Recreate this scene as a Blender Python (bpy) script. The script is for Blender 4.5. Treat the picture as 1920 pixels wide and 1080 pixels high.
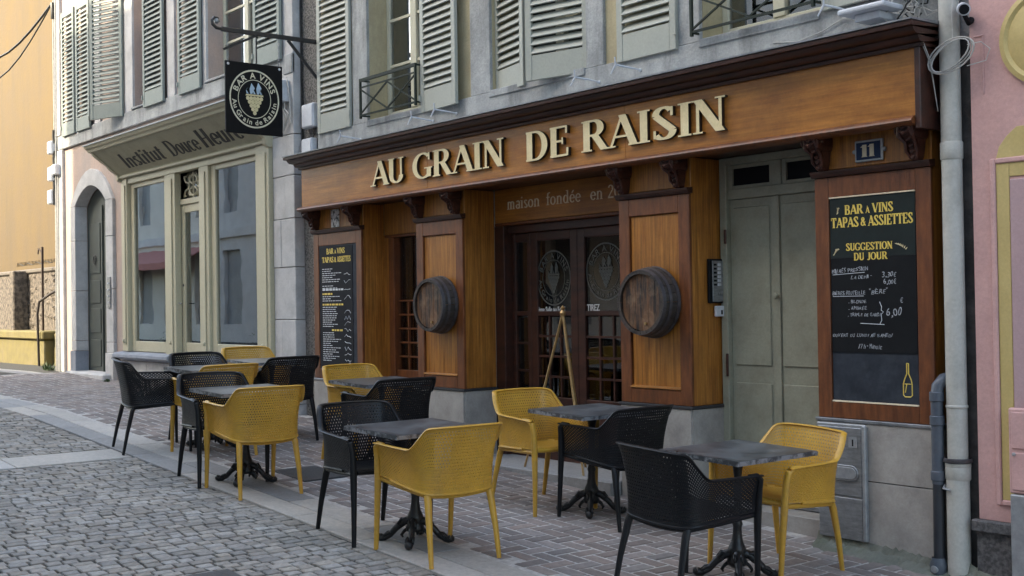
import bpy, math, random
from mathutils import Vector, Matrix
R = math.radians
rnd = random.Random(7)
for o in list(bpy.data.objects): bpy.data.objects.remove(o)
S = bpy.context.scene
col = S.collection
# ------------------------------------------------------------------ camera
FPX = 2250.0
CAM = Vector((0.0, -6.13, 1.55))
ROW = [(0.62350866, 0.78166284, -0.01549674), (0.0201468, 0.00375071, 0.99979), (-0.78155682, 0.62368993, 0.01340941)]
cd = bpy.data.cameras.new('camera'); cam = bpy.data.objects.new('camera', cd); col.objects.link(cam); S.camera = cam
cd.sensor_width = 36; cd.lens = FPX/1920*36; cd.clip_start = .05; cd.clip_end = 400
r_, u_, f_ = [Vector(v).normalized() for v in ROW]
b_ = -f_; r_ = u_.cross(b_).normalized(); u_ = b_.cross(r_)
M = Matrix.Identity(4)
for i in range(3): M[i][0] = r_[i]; M[i][1] = u_[i]; M[i][2] = b_[i]; M[i][3] = CAM[i]
cam.matrix_world = M
def proj(p):
    d = Vector(p)-CAM; z = d.dot(f_)
    if z < .1: return None
    return 960+FPX*d.dot(r_)/z, 540-FPX*d.dot(u_)/z, z
# ------------------------------------------------------------------ light
SUN_TRAVEL = Vector((.35, .75, -.58)).normalized()
w = bpy.data.worlds.new('World'); S.world = w; w.use_nodes = True
nt = w.node_tree; bg = nt.nodes['Background']; sky = nt.nodes.new('ShaderNodeTexSky'); sky.sky_type = 'NISHITA'; sky.sun_disc = False
to = -SUN_TRAVEL
sky.sun_elevation = math.asin(to.z); sky.sun_rotation = math.atan2(to.x, to.y)
sky.air_density = 1.0; sky.dust_density = 2.5; sky.ozone_density = .8
nt.links.new(sky.outputs[0], bg.inputs[0]); bg.inputs[1].default_value = .15
sl = bpy.data.lights.new('sun', 'SUN'); sun = bpy.data.objects.new('sun', sl); col.objects.link(sun)
sl.energy = 2.0; sl.angle = R(.6); sl.color = (1, .90, .76); sun.rotation_euler = SUN_TRAVEL.to_track_quat('-Z', 'Y').to_euler(); sun.location = (-5, -20, 20)
S.view_settings.view_transform = 'Standard'; S.view_settings.look = 'None'; S.view_settings.gamma = 1; S.view_settings.use_curve_mapping = False
S.view_settings.exposure = 2.5
S.view_settings.use_white_balance = True; S.view_settings.white_balance_temperature = 7150; S.view_settings.white_balance_tint = 5
# ------------------------------------------------------------------ ground height
GP = [(-60, .55), (-23, .60), (-18.6, .635), (-16.3, .555), (-13, .50), (-4, 0.0), (12, -.888), (60, -3)]
def gz(x):
    for (a, b), (c, d) in zip(GP, GP[1:]):
        if x <= c: return b+(d-b)*(x-a)/(c-a)
    return GP[-1][1]
# ------------------------------------------------------------------ materials
MATS = {}
def _n(nt, t, **k):
    n = nt.nodes.new(t)
    for a, b in k.items(): setattr(n, a, b)
    return n
def mat(name, c1, c2=None, rough=.6, scale=6, stretch=(1, 1, 1), bump=.0, bscale=60, spec=.5, metal=0, rand=0, dirt=None, dscale=2.5, damt=.5, detail=6, contrast=(.35, .65), coat=0, bstretch=None, fine=.10, fscale=55, grain=0, streak=0):
    if name in MATS: return MATS[name]
    m = bpy.data.materials.new(name); m.use_nodes = True; nt = m.node_tree; L = nt.links.new
    p = nt.nodes['Principled BSDF']; p.inputs['Roughness'].default_value = rough; p.inputs['Metallic'].default_value = metal
    p.inputs['Specular IOR Level'].default_value = spec
    if coat: p.inputs['Coat Weight'].default_value = coat; p.inputs['Coat Roughness'].default_value = .25
    c2 = c2 or tuple(x*.8 for x in c1)
    tc = _n(nt, 'ShaderNodeTexCoord'); mp = _n(nt, 'ShaderNodeMapping'); mp.inputs['Scale'].default_value = stretch
    L(tc.outputs['Object'], mp.inputs[0])
    n1 = _n(nt, 'ShaderNodeTexNoise'); n1.inputs['Scale'].default_value = scale; n1.inputs['Detail'].default_value = detail; n1.inputs['Roughness'].default_value = .6
    L(mp.outputs[0], n1.inputs[0])
    cr = _n(nt, 'ShaderNodeValToRGB'); cr.color_ramp.elements[0].position = contrast[0]; cr.color_ramp.elements[1].position = contrast[1]
    cr.color_ramp.elements[0].color = (*c2, 1); cr.color_ramp.elements[1].color = (*c1, 1)
    L(n1.outputs[0], cr.inputs[0]); out = cr.outputs[0]
    if dirt:
        n2 = _n(nt, 'ShaderNodeTexNoise'); n2.inputs['Scale'].default_value = dscale; n2.inputs['Detail'].default_value = 8; n2.inputs['Roughness'].default_value = .7
        if streak:
            ms = _n(nt, 'ShaderNodeMapping'); ms.inputs['Scale'].default_value = (streak, streak, .35); L(tc.outputs['Object'], ms.inputs[0]); L(ms.outputs[0], n2.inputs[0])
        else: L(tc.outputs['Object'], n2.inputs[0])
        r2 = _n(nt, 'ShaderNodeMapRange'); r2.inputs[1].default_value = .48; r2.inputs[2].default_value = .72; r2.inputs[4].default_value = damt
        L(n2.outputs[0], r2.inputs[0])
        mx = _n(nt, 'ShaderNodeMixRGB'); mx.inputs[2].default_value = (*dirt, 1); L(r2.outputs[0], mx.inputs[0]); L(out, mx.inputs[1]); out = mx.outputs[0]
    if rand:
        oi = _n(nt, 'ShaderNodeObjectInfo'); at = _n(nt, 'ShaderNodeAttribute'); at.attribute_name = 'rnd'
        ad = _n(nt, 'ShaderNodeMath', operation='ADD'); fr = _n(nt, 'ShaderNodeMath', operation='FRACT')
        L(oi.outputs['Random'], ad.inputs[0]); L(at.outputs['Fac'], ad.inputs[1]); L(ad.outputs[0], fr.inputs[0])
        mr = _n(nt, 'ShaderNodeMapRange'); mr.inputs[3].default_value = 1-rand; mr.inputs[4].default_value = 1+rand; L(fr.outputs[0], mr.inputs[0])
        hs = _n(nt, 'ShaderNodeHueSaturation'); L(mr.outputs[0], hs.inputs['Value']); L(out, hs.inputs['Color']); out = hs.outputs[0]
        m2 = _n(nt, 'ShaderNodeMath', operation='MULTIPLY'); m2.inputs[1].default_value = 7.3; f2 = _n(nt, 'ShaderNodeMath', operation='FRACT'); L(ad.outputs[0], m2.inputs[0]); L(m2.outputs[0], f2.inputs[0])
        m3 = _n(nt, 'ShaderNodeMapRange'); m3.inputs[3].default_value = .7; m3.inputs[4].default_value = 1.3; L(f2.outputs[0], m3.inputs[0]); L(m3.outputs[0], hs.inputs['Saturation'])
    if grain:
        mg = _n(nt, 'ShaderNodeMapping'); mg.inputs['Scale'].default_value = tuple(1.0 if q >= 2 else .02 for q in stretch); L(tc.outputs['Object'], mg.inputs[0])
        ng = _n(nt, 'ShaderNodeTexNoise'); ng.inputs['Scale'].default_value = 75; ng.inputs['Detail'].default_value = 3; ng.inputs['Distortion'].default_value = .4; L(mg.outputs[0], ng.inputs[0])
        rg = _n(nt, 'ShaderNodeMapRange'); rg.inputs[1].default_value = .35; rg.inputs[2].default_value = .65; rg.inputs[3].default_value = 1-grain; rg.inputs[4].default_value = 1+grain*.6; L(ng.outputs[0], rg.inputs[0])
        hg = _n(nt, 'ShaderNodeHueSaturation'); L(rg.outputs[0], hg.inputs['Value']); L(out, hg.inputs['Color']); out = hg.outputs[0]
    if fine:
        nf = _n(nt, 'ShaderNodeTexNoise'); nf.inputs['Scale'].default_value = fscale; nf.inputs['Detail'].default_value = 7; nf.inputs['Roughness'].default_value = .75; L(tc.outputs['Object'], nf.inputs[0])
        rf = _n(nt, 'ShaderNodeMapRange'); rf.inputs[1].default_value = .3; rf.inputs[2].default_value = .7; rf.inputs[3].default_value = 1-fine; rf.inputs[4].default_value = 1+fine; L(nf.outputs[0], rf.inputs[0])
        hf = _n(nt, 'ShaderNodeHueSaturation'); L(rf.outputs[0], hf.inputs['Value']); L(out, hf.inputs['Color']); out = hf.outputs[0]
    L(out, p.inputs['Base Color'])
    if bump:
        n3 = _n(nt, 'ShaderNodeTexNoise'); n3.inputs['Scale'].default_value = bscale; n3.inputs['Detail'].default_value = 6
        mp2 = _n(nt, 'ShaderNodeMapping'); mp2.inputs['Scale'].default_value = bstretch or stretch; L(tc.outputs['Object'], mp2.inputs[0]); L(mp2.outputs[0], n3.inputs[0])
        bp = _n(nt, 'ShaderNodeBump'); bp.inputs['Strength'].default_value = bump; bp.inputs['Distance'].default_value = .01
        L(n3.outputs[0], bp.inputs['Height']); L(bp.outputs[0], p.inputs['Normal'])
    rr = _n(nt, 'ShaderNodeMapRange'); rr.inputs[3].default_value = max(.05, rough-.1); rr.inputs[4].default_value = min(1, rough+.12)
    L(n1.outputs[0], rr.inputs[0]); L(rr.outputs[0], p.inputs['Roughness'])
    MATS[name] = m; return m
def glassmat(name, tint, ior=1.6, extra=.04):
    m = bpy.data.materials.new(name); m.use_nodes = True; nt = m.node_tree; L = nt.links.new
    for n in list(nt.nodes):
        if n.type != 'OUTPUT_MATERIAL': nt.nodes.remove(n)
    out = nt.nodes['Material Output']; t = _n(nt, 'ShaderNodeBsdfTransparent'); t.inputs[0].default_value = (*tint, 1)
    g = _n(nt, 'ShaderNodeBsdfGlossy'); g.inputs['Roughness'].default_value = .015; g.inputs[0].default_value = (.95, .97, 1, 1)
    f = _n(nt, 'ShaderNodeFresnel'); f.inputs[0].default_value = ior; a = _n(nt, 'ShaderNodeMath', operation='ADD'); a.inputs[1].default_value = extra; a.use_clamp = True
    mx = _n(nt, 'ShaderNodeMixShader'); L(f.outputs[0], a.inputs[0]); L(a.outputs[0], mx.inputs[0]); L(t.outputs[0], mx.inputs[1]); L(g.outputs[0], mx.inputs[2]); L(mx.outputs[0], out.inputs[0])
    tc = _n(nt, 'ShaderNodeTexCoord'); n = _n(nt, 'ShaderNodeTexNoise'); n.inputs['Scale'].default_value = 1.6; b = _n(nt, 'ShaderNodeBump'); b.inputs['Strength'].default_value = .05; b.inputs['Distance'].default_value = .02
    L(tc.outputs['Object'], n.inputs[0]); L(n.outputs[0], b.inputs['Height']); L(b.outputs[0], g.inputs['Normal']); MATS[name] = m; return m
wood_v = mat('varnished_wood_vertical', (.45, .188, .036), (.25, .088, .016), .36, 7, (6, 6, .5), .15, 40, dirt=(.12, .045, .012), dscale=1.8, damt=.5, contrast=(.3, .7), grain=.30)
wood_h = mat('varnished_wood_horizontal', (.45, .182, .030), (.28, .10, .016), .36, 5, (.6, 2, 4), .12, 40, dirt=(.17, .062, .013), dscale=2.2, damt=.6, contrast=(.3, .7), grain=.16)
mahog = mat('reddish_stained_wood', (.20, .064, .019), (.105, .032, .011), .4, 9, (3, 3, .6), .15, 50, dirt=(.035, .014, .009), damt=.5)
mahog_d = mat('dark_stained_moulding', (.06, .020, .012), (.028, .011, .008), .38, 8, (.6, 2, 2), .15, 40)
carved = mat('carved_dark_wood', (.075, .022, .013), (.03, .010, .007), .35, 25, bump=.4, bscale=30)
tile = mat('grey_stone_tile', (.40, .375, .345), (.29, .27, .25), .55, 5, (1, 1, 1), .12, 80, dirt=(.15, .135, .12), dscale=3, damt=.5, detail=9)
grout = mat('dark_joint', (.03, .03, .032), rough=.8)
zinc = mat('zinc_flashing', (.30, .31, .33), (.18, .19, .20), .45, 8, metal=.6)
cream_l = mat('cream_sign_letters', (.80, .67, .40), (.72, .59, .33), .5, 8)
dark_l = mat('dark_letter_sides', (.02, .012, .008), rough=.5)
tan_l = mat('tan_painted_letters', (.85, .72, .52), (.70, .57, .40), .6, 30)
blackb = mat('black_board', (.004, .0045, .006), (.006, .007, .009), .6, 5, spec=.2)
slateb = mat('slate_board', (.035, .042, .055), (.018, .022, .03), .75, 7, spec=.25, dirt=(.06, .068, .08), dscale=5, damt=.5)
boardtop = mat('board_header', (.014, .022, .021), (.009, .014, .014), .7, 5, spec=.25)
yel_t = mat('yellow_lettering', (.80, .60, .12), (.70, .50, .10), .5, 20)
wht_t = mat('white_lettering', (.72, .74, .76), (.5, .52, .55), .6, 60)
gold_l = mat('gilded_lettering', (.72, .62, .36), (.6, .5, .28), .5, 20)
sage = mat('sage_green_door_paint', (.305, .31, .24), (.262, .265, .205), .5, 4, bump=.15, dirt=(.15, .14, .10), dscale=5, damt=.5)
shut = mat('grey_green_shutter_paint', (.385, .395, .345), (.33, .34, .295), .55, 6, bump=.05, dirt=(.27, .28, .22), dscale=6, damt=.35)
shut2 = mat('older_grey_shutter_paint', (.245, .275, .245), (.19, .215, .195), .6, 6, dirt=(.16, .18, .17), dscale=6, damt=.4)
stone_w = mat('weathered_pale_stone', (.40, .41, .405), (.26, .27, .27), .8, 4, (1, 1, 1), .5, 35, dirt=(.11, .115, .112), dscale=2.4, damt=.85, detail=9, fine=.2, streak=1.8)
stone_l = mat('pale_limestone', (.54, .53, .52), (.44, .435, .43), .8, 4, (1, 1, 1), .25, 50, dirt=(.24, .23, .225), dscale=3, damt=.5, detail=9)
stone_b = mat('blue_grey_stone', (.27, .29, .33), (.20, .22, .26), .75, 4, bump=.2, dirt=(.13, .14, .16), damt=.5)
stucco = mat('ochre_stucco', (.47, .41, .26), (.39, .335, .21), .85, 6, bump=.3, dirt=(.26, .23, .16), dscale=3, damt=.6, streak=2)
pinkst = mat('faded_pink_plaster', (.46, .345, .285), (.39, .31, .27), .85, 4, bump=.4, bscale=40, dirt=(.31, .28, .26), dscale=2.0, damt=.8, streak=1.6)
rough = mat('pebble_dash_render', (.20, .19, .175), (.065, .062, .06), .95, 55, bump=1.0, bscale=70, contrast=(.4, .6))
pinkp = mat('pink_facade_paint', (.60, .36, .335), (.53, .315, .295), .7, 3, bump=.25, bscale=30, dirt=(.42, .27, .26), dscale=3.5, damt=.55)
pinkd = mat('mauve_pink_panel', (.44, .30, .31), (.40, .27, .28), .6, 3)
yelp = mat('yellow_ochre_trim_paint', (.55, .43, .18), (.48, .37, .15), .6, 4, dirt=(.40, .28, .07), damt=.3)
creamp = mat('olive_cream_paint', (.50, .46, .33), (.44, .405, .285), .5, 4, bump=.05, dirt=(.27, .25, .15), dscale=4, damt=.35)
olive = mat('olive_fascia_paint', (.40, .375, .26), (.34, .315, .21), .55, 4, dirt=(.17, .155, .095), damt=.4)
script = mat('black_script_paint', (.018, .018, .017), rough=.55)
greyd = mat('dark_grey_green_door', (.085, .097, .083), (.062, .07, .062), .45, 5)
glass = glassmat('window_glass', (.78, .80, .80), 1.6, .20)
glassd = glassmat('dark_door_glass', (.62, .65, .66), 1.5, .08)
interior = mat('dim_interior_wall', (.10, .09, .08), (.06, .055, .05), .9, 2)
interiorl = mat('pale_interior_wall', (.75, .74, .71), (.66, .65, .63), .9, 2)
curtain = mat('pale_curtain', (.80, .79, .77), (.68, .67, .66), .9, 12, (8, 8, .4))
winframe = mat('cream_window_joinery', (.52, .51, .40), (.46, .45, .35), .5, 6)
iron = mat('dark_green_railing', (.015, .024, .016), (.010, .016, .012), .6, 20, spec=.3)
black_i = mat('black_wrought_iron', (.014, .014, .016), (.022, .022, .024), .42, 30, bump=.2, bscale=60)
cast = mat('black_cast_iron', (.009, .009, .010), (.016, .016, .017), .38, 30, bump=.25, bscale=80)
signblk = mat('glossy_black_sign', (.003, .003, .004), (.005, .005, .006), .6, 5, spec=.2)
pvcw = mat('off_white_drainpipe', (.50, .49, .45), (.43, .42, .38), .5, 4, (1, 1, .6), dirt=(.24, .23, .20), dscale=4, damt=.6)
pvcg = mat('slate_grey_drainpipe', (.085, .10, .125), (.055, .066, .085), .4, 6, dirt=(.14, .15, .17), dscale=8, damt=.35)
white_p = mat('white_plastic', (.60, .62, .66), (.5, .52, .56), .4, 8, dirt=(.3, .31, .33), damt=.3)
cable = mat('pale_cable', (.50, .49, .46), (.38, .37, .35), .5, 20)
cabled = mat('black_cable', (.02, .02, .02), rough=.5)
steel = mat('brushed_steel', (.33, .34, .35), (.22, .23, .24), .38, 12, (1, 1, 5), .05, 60, metal=.55, dirt=(.14, .13, .12), damt=.5)
alu = mat('grey_aluminium', (.38, .39, .40), (.28, .29, .30), .4, 12, metal=.4)
ch_y = mat('mustard_resin', (.60, .335, .045), (.52, .285, .037), .42, 6, dirt=(.34, .21, .07), dscale=9, damt=.5)
ch_b = mat('anthracite_resin', (.0055, .0063, .008), (.008, .009, .011), .42, 12, spec=.32)
ttop = mat('dark_marbled_tabletop', (.12, .128, .135), (.035, .038, .042), .30, 5, bump=.03, dirt=(.13, .135, .14), dscale=5, damt=.25, detail=10, contrast=(.4, .62))
tedge = mat('worn_pewter_edge', (.30, .31, .325), (.07, .075, .08), .4, 14, metal=.3, contrast=(.45, .55))
stave = mat('dark_barrel_stave', (.060, .043, .034), (.020, .015, .013), .6, 10, (1, 1, 1), .5, 30)
head = mat('scorched_barrel_head', (.15, .066, .027), (.020, .011, .008), .6, 5, (6, 1, .8), .6, 20, dirt=(.34, .22, .13), dscale=7, damt=.5, contrast=(.4, .6))
hoop = mat('rusty_steel_hoop', (.11, .10, .105), (.05, .045, .05), .5, 12, metal=.5)
blue_e = mat('blue_enamel', (.008, .022, .065), rough=.45, spec=.25)
white_e = mat('cream_enamel', (.62, .52, .36), rough=.35)
slabm = mat('pale_granite_slab', (.47, .435, .395), (.38, .355, .325), .8, 30, bump=.15, bscale=90, rand=.10, dirt=(.26, .25, .235), dscale=2.2, damt=.55)
slabd = mat('grey_granite_slab', (.29, .285, .28), (.23, .225, .22), .8, 30, bump=.15, bscale=90, rand=.12, dirt=(.18, .175, .17), dscale=2.2, damt=.55)
settm = mat('grey_granite_sett', (.335, .305, .268), (.222, .202, .178), .82, 20, bump=.6, bscale=60, rand=.24, dirt=(.14, .13, .115), dscale=1.0, damt=.6, fine=.22)
paver = mat('mauve_brown_paver', (.265, .225, .205), (.185, .158, .145), .8, 18, bump=.3, bscale=60, rand=.24, dirt=(.13, .10, .095), dscale=1.2, damt=.45)
bed = mat('dark_joint_sand', (.045, .043, .038), (.028, .027, .024), .95, 25, bump=.5)
bedl = mat('pale_joint_mortar', (.52, .49, .46), (.34, .32, .30), .95, 25, bump=.5)
ironplate = mat('dark_steel_cover', (.045, .048, .052), (.03, .032, .035), .5, 30, bump=.5, bscale=60)
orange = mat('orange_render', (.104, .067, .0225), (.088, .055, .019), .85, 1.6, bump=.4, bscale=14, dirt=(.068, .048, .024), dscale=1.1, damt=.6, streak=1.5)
yelst = mat('lichen_yellow_stone', (.19, .155, .055), (.14, .115, .045), .9, 6, bump=.3, dirt=(.20, .16, .09), damt=.6)
rubble = mat('rough_roughcast', (.17, .14, .11), (.06, .05, .042), .95, 14, bump=1.0, bscale=22, contrast=(.4, .6))
plinth = mat('dark_granite_plinth', (.12, .115, .115), (.05, .048, .05), .8, 40, bump=.3, contrast=(.4, .6))
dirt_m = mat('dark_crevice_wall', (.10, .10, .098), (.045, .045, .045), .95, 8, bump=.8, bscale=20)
moss = mat('mossy_concrete', (.19, .195, .165), (.12, .125, .10), .9, 8, bump=.5, dirt=(.075, .09, .05), dscale=6, damt=.7)
brass = mat('aged_brass', (.42, .27, .12), (.33, .20, .08), .35, 20, metal=.6)
leafm = mat('green_leaf', (.06, .10, .035), (.04, .07, .025), .6, 20)
potm = mat('white_pot', (.6, .6, .6), rough=.4)
redaw = mat('faded_red_awning', (.48, .20, .17), (.42, .17, .15), .8, 4)
facA = mat('opposite_cream_render', (.72, .69, .62), (.64, .61, .55), .9, 2)
facB = mat('opposite_grey_stone', (.62, .62, .61), (.54, .54, .53), .9, 3)
rooft = mat('clay_roof_tile', (.28, .12, .07), (.2, .09, .05), .9, 10)
# ------------------------------------------------------------------ object helpers
ORG = {}
def tag(o, label=None, cat=None, group=None, kind=None):
    if label: o['label'] = label
    if cat: o['category'] = cat
    if group: o['group'] = group
    if kind: o['kind'] = kind
    return o
def thing(name, loc, label, cat, group=None, rz=0):
    o = bpy.data.objects.new(name, None); col.objects.link(o); o.location = loc; o.rotation_euler = (0, 0, rz); o.empty_display_size = .1
    ORG[o.name] = Vector(loc); return tag(o, label, cat, group)
def place(o, parent):
    if parent is not None: o.parent = parent
class MB:
    def __init__(s): s.v = []; s.f = []; s.a = []; s.mi = []
    def add(s, vs, fs, a=0., mi=0):
        n = len(s.v); s.v += [tuple(x) for x in vs]
        for f in fs: s.f.append(tuple(n+i for i in f)); s.a.append(a); s.mi.append(mi)
    def box(s, x0, x1, y0, y1, z0, z1, a=0., mi=0):
        s.add([(x, y, z) for x in (x0, x1) for y in (y0, y1) for z in (z0, z1)],
              [(0, 1, 3, 2), (4, 6, 7, 5), (0, 4, 5, 1), (2, 3, 7, 6), (0, 2, 6, 4), (1, 5, 7, 3)], a, mi); return s
    def bar(s, p, q, w, h=None, up=(0, 0, 1)):
        h = h or w; p, q = Vector(p), Vector(q); d = (q-p).normalized(); u = Vector(up)
        if abs(d.dot(u)) > .98: u = Vector((0, 1, 0))
        a = d.cross(u).normalized(); b = a.cross(d).normalized()
        s.add([c+a*(w/2*i)+b*(h/2*j) for c in (p, q) for i, j in ((-1, -1), (1, -1), (1, 1), (-1, 1))],
              [(0, 3, 2, 1), (4, 5, 6, 7), (0, 1, 5, 4), (1, 2, 6, 5), (2, 3, 7, 6), (3, 0, 4, 7)]); return s
    def tube(s, pts, rad, seg=8, cap=True, flat=1.0):
        pts = [Vector(p) for p in pts]; n = len(pts)
        if not hasattr(rad, '__len__'): rad = [rad]*n
        base = len(s.v); pa = None
        for i, p in enumerate(pts):
            d = (pts[min(i+1, n-1)]-pts[max(i-1, 0)]).normalized()
            if pa is None:
                u = Vector((0, 0, 1)) if abs(d.z) < .9 else Vector((1, 0, 0)); a = d.cross(u).normalized()
            else: a = (pa-d*pa.dot(d)).normalized()
            pa = a; b = d.cross(a)
            for k in range(seg):
                t = 2*math.pi*k/seg; s.v.append(tuple(p+a*math.cos(t)*rad[i]+b*math.sin(t)*rad[i]*flat))
        for i in range(n-1):
            for k in range(seg):
                k2 = (k+1) % seg; s.f.append((base+i*seg+k, base+i*seg+k2, base+(i+1)*seg+k2, base+(i+1)*seg+k)); s.a.append(0.); s.mi.append(0)
        if cap:
            s.f.append(tuple(base+k for k in reversed(range(seg)))); s.f.append(tuple(base+(n-1)*seg+k for k in range(seg))); s.a += [0., 0.]; s.mi += [0, 0]
        return s
    def lathe(s, prof, c=(0, 0, 0), seg=24, axis='z', a0=0, a1=2*math.pi):
        c = Vector(c); base = len(s.v); full = abs(a1-a0-2*math.pi) < 1e-6; m = seg if full else seg+1
        for (r, h) in prof:
            for k in range(m):
                t = a0+(a1-a0)*k/seg; x, y = r*math.cos(t), r*math.sin(t)
                s.v.append(tuple(c+(Vector((x, y, h)) if axis == 'z' else Vector((x, h, y)) if axis == 'y' else Vector((h, x, y)))))
        for i in range(len(prof)-1):
            for k in range(seg):
                k2 = (k+1) % m
                s.f.append((base+i*m+k, base+i*m+k2, base+(i+1)*m+k2, base+(i+1)*m+k)); s.a.append(0.); s.mi.append(0)
        return s
    def sweep(s, prof, x0, x1):      # profile of (y,z) swept along x, capped
        n = len(prof); vs = [(x0, y, z) for y, z in prof]+[(x1, y, z) for y, z in prof]
        fs = [(i, (i+1) % n, n+(i+1) % n, n+i) for i in range(n)]+[tuple(reversed(range(n))), tuple(range(n, 2*n))]
        s.add(vs, fs); return s
    def prism(s, poly, y0, y1, mi_side=0):   # poly in (x,z), from y0 (front) to y1 (back)
        n = len(poly); b = len(s.v)
        s.v += [(x, y0, z) for x, z in poly]+[(x, y1, z) for x, z in poly]
        s.f.append(tuple(b+i for i in range(n))); s.mi.append(0); s.a.append(0.)
        s.f.append(tuple(b+n+i for i in reversed(range(n)))); s.mi.append(mi_side); s.a.append(0.)
        for i in range(n): j = (i+1) % n; s.f.append((b+i, b+n+i, b+n+j, b+j)); s.mi.append(mi_side); s.a.append(0.)
        return s
    def mesh(s, name, mats, org=(0, 0, 0), smooth=False, angle=40):
        import bmesh
        me = bpy.data.meshes.new(name); o = Vector(org)
        me.from_pydata([tuple(Vector(v)-o) for v in s.v], [], s.f)
        if not isinstance(mats, (list, tuple)): mats = [mats]
        for m in mats: me.materials.append(m)
        if any(s.mi): me.polygons.foreach_set('material_index', s.mi)
        if any(s.a):
            at = me.attributes.new('rnd', 'FLOAT', 'FACE'); at.data.foreach_set('value', s.a)
        bm = bmesh.new(); bm.from_mesh(me); bmesh.ops.recalc_face_normals(bm, faces=bm.faces); bm.to_mesh(me); bm.free()
        if smooth:
            me.polygons.foreach_set('use_smooth', [True]*len(me.polygons)); me.set_sharp_from_angle(angle=R(angle))
        me.update(); return me
    def build(s, name, mats, parent=None, smooth=False, bevel=0, seg=1, kind=None):
        if parent is None:
            xs = [v[0] for v in s.v]; ys = [v[1] for v in s.v]; zs = [v[2] for v in s.v]
            org = Vector(((min(xs)+max(xs))/2, (min(ys)+max(ys))/2, min(zs)))
        else: org = ORG[parent.name]
        o = bpy.data.objects.new(name, s.mesh(name, mats, org, smooth)); col.objects.link(o); ORG[o.name] = org
        if parent is None: o.location = org
        else: o.parent = parent
        if bevel:
            b = o.modifiers.new('bevel', 'BEVEL'); b.width = bevel; b.segments = seg; b.limit_method = 'ANGLE'; b.angle_limit = R(40)
        if kind: o['kind'] = kind
        return o
def bx(name, m, parent, *a, bevel=.004, **k): return MB().box(*a).build(name, m, parent, bevel=bevel, **k)
def inst(name, me, parent, loc, rot=(0, 0, 0), scale=(1, 1, 1)):
    o = bpy.data.objects.new(name, me); col.objects.link(o); o.parent = parent
    o.location = Vector(loc)-(ORG[parent.name] if parent is not None else Vector()); o.rotation_euler = rot; o.scale = scale
    ORG[o.name] = Vector(loc); return o
def arc(cx, cz, r, a0, a1, n): return [(cx+r*math.cos(R(a0+(a1-a0)*i/n)), cz+r*math.sin(R(a0+(a1-a0)*i/n))) for i in range(n+1)]
# ------------------------------------------------------------------ stroke lettering
T_, t_ = .20, .068
def _arc(cx, cy, rx, ry, a0, a1, T, t, n=14, k=1.4):
    o, i = [], []
    for q in range(n+1):
        a = R(a0+(a1-a0)*q/n); ww = t+(T-t)*abs(math.cos(a))**k
        nx, ny = math.cos(a), math.sin(a); x, y = cx+rx*nx, cy+ry*ny
        o.append((x+nx*ww/2, y+ny*ww/2)); i.append((x-nx*ww/2, y-ny*ww/2))
    return ('A', o, i)
def _ln(x0, y0, x1, y1, w):      # stroke with horizontal cut ends when steep
    if abs(y1-y0) > abs(x1-x0)*.6:
        k = math.hypot(x1-x0, y1-y0)/abs(y1-y0); h = w*k/2
        return ('P', [(x0-h, y0), (x0+h, y0), (x1+h, y1), (x1-h, y1)])
    return ('P', [(x0, y0-w/2), (x1, y1-w/2), (x1, y1+w/2), (x0, y0+w/2)])
def _sf(x, y, h=.13, up=1):
    t = .05; return ('P', [(x-h, y), (x+h, y), (x+h, y+t*up), (x-h, y+t*up)])
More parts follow.
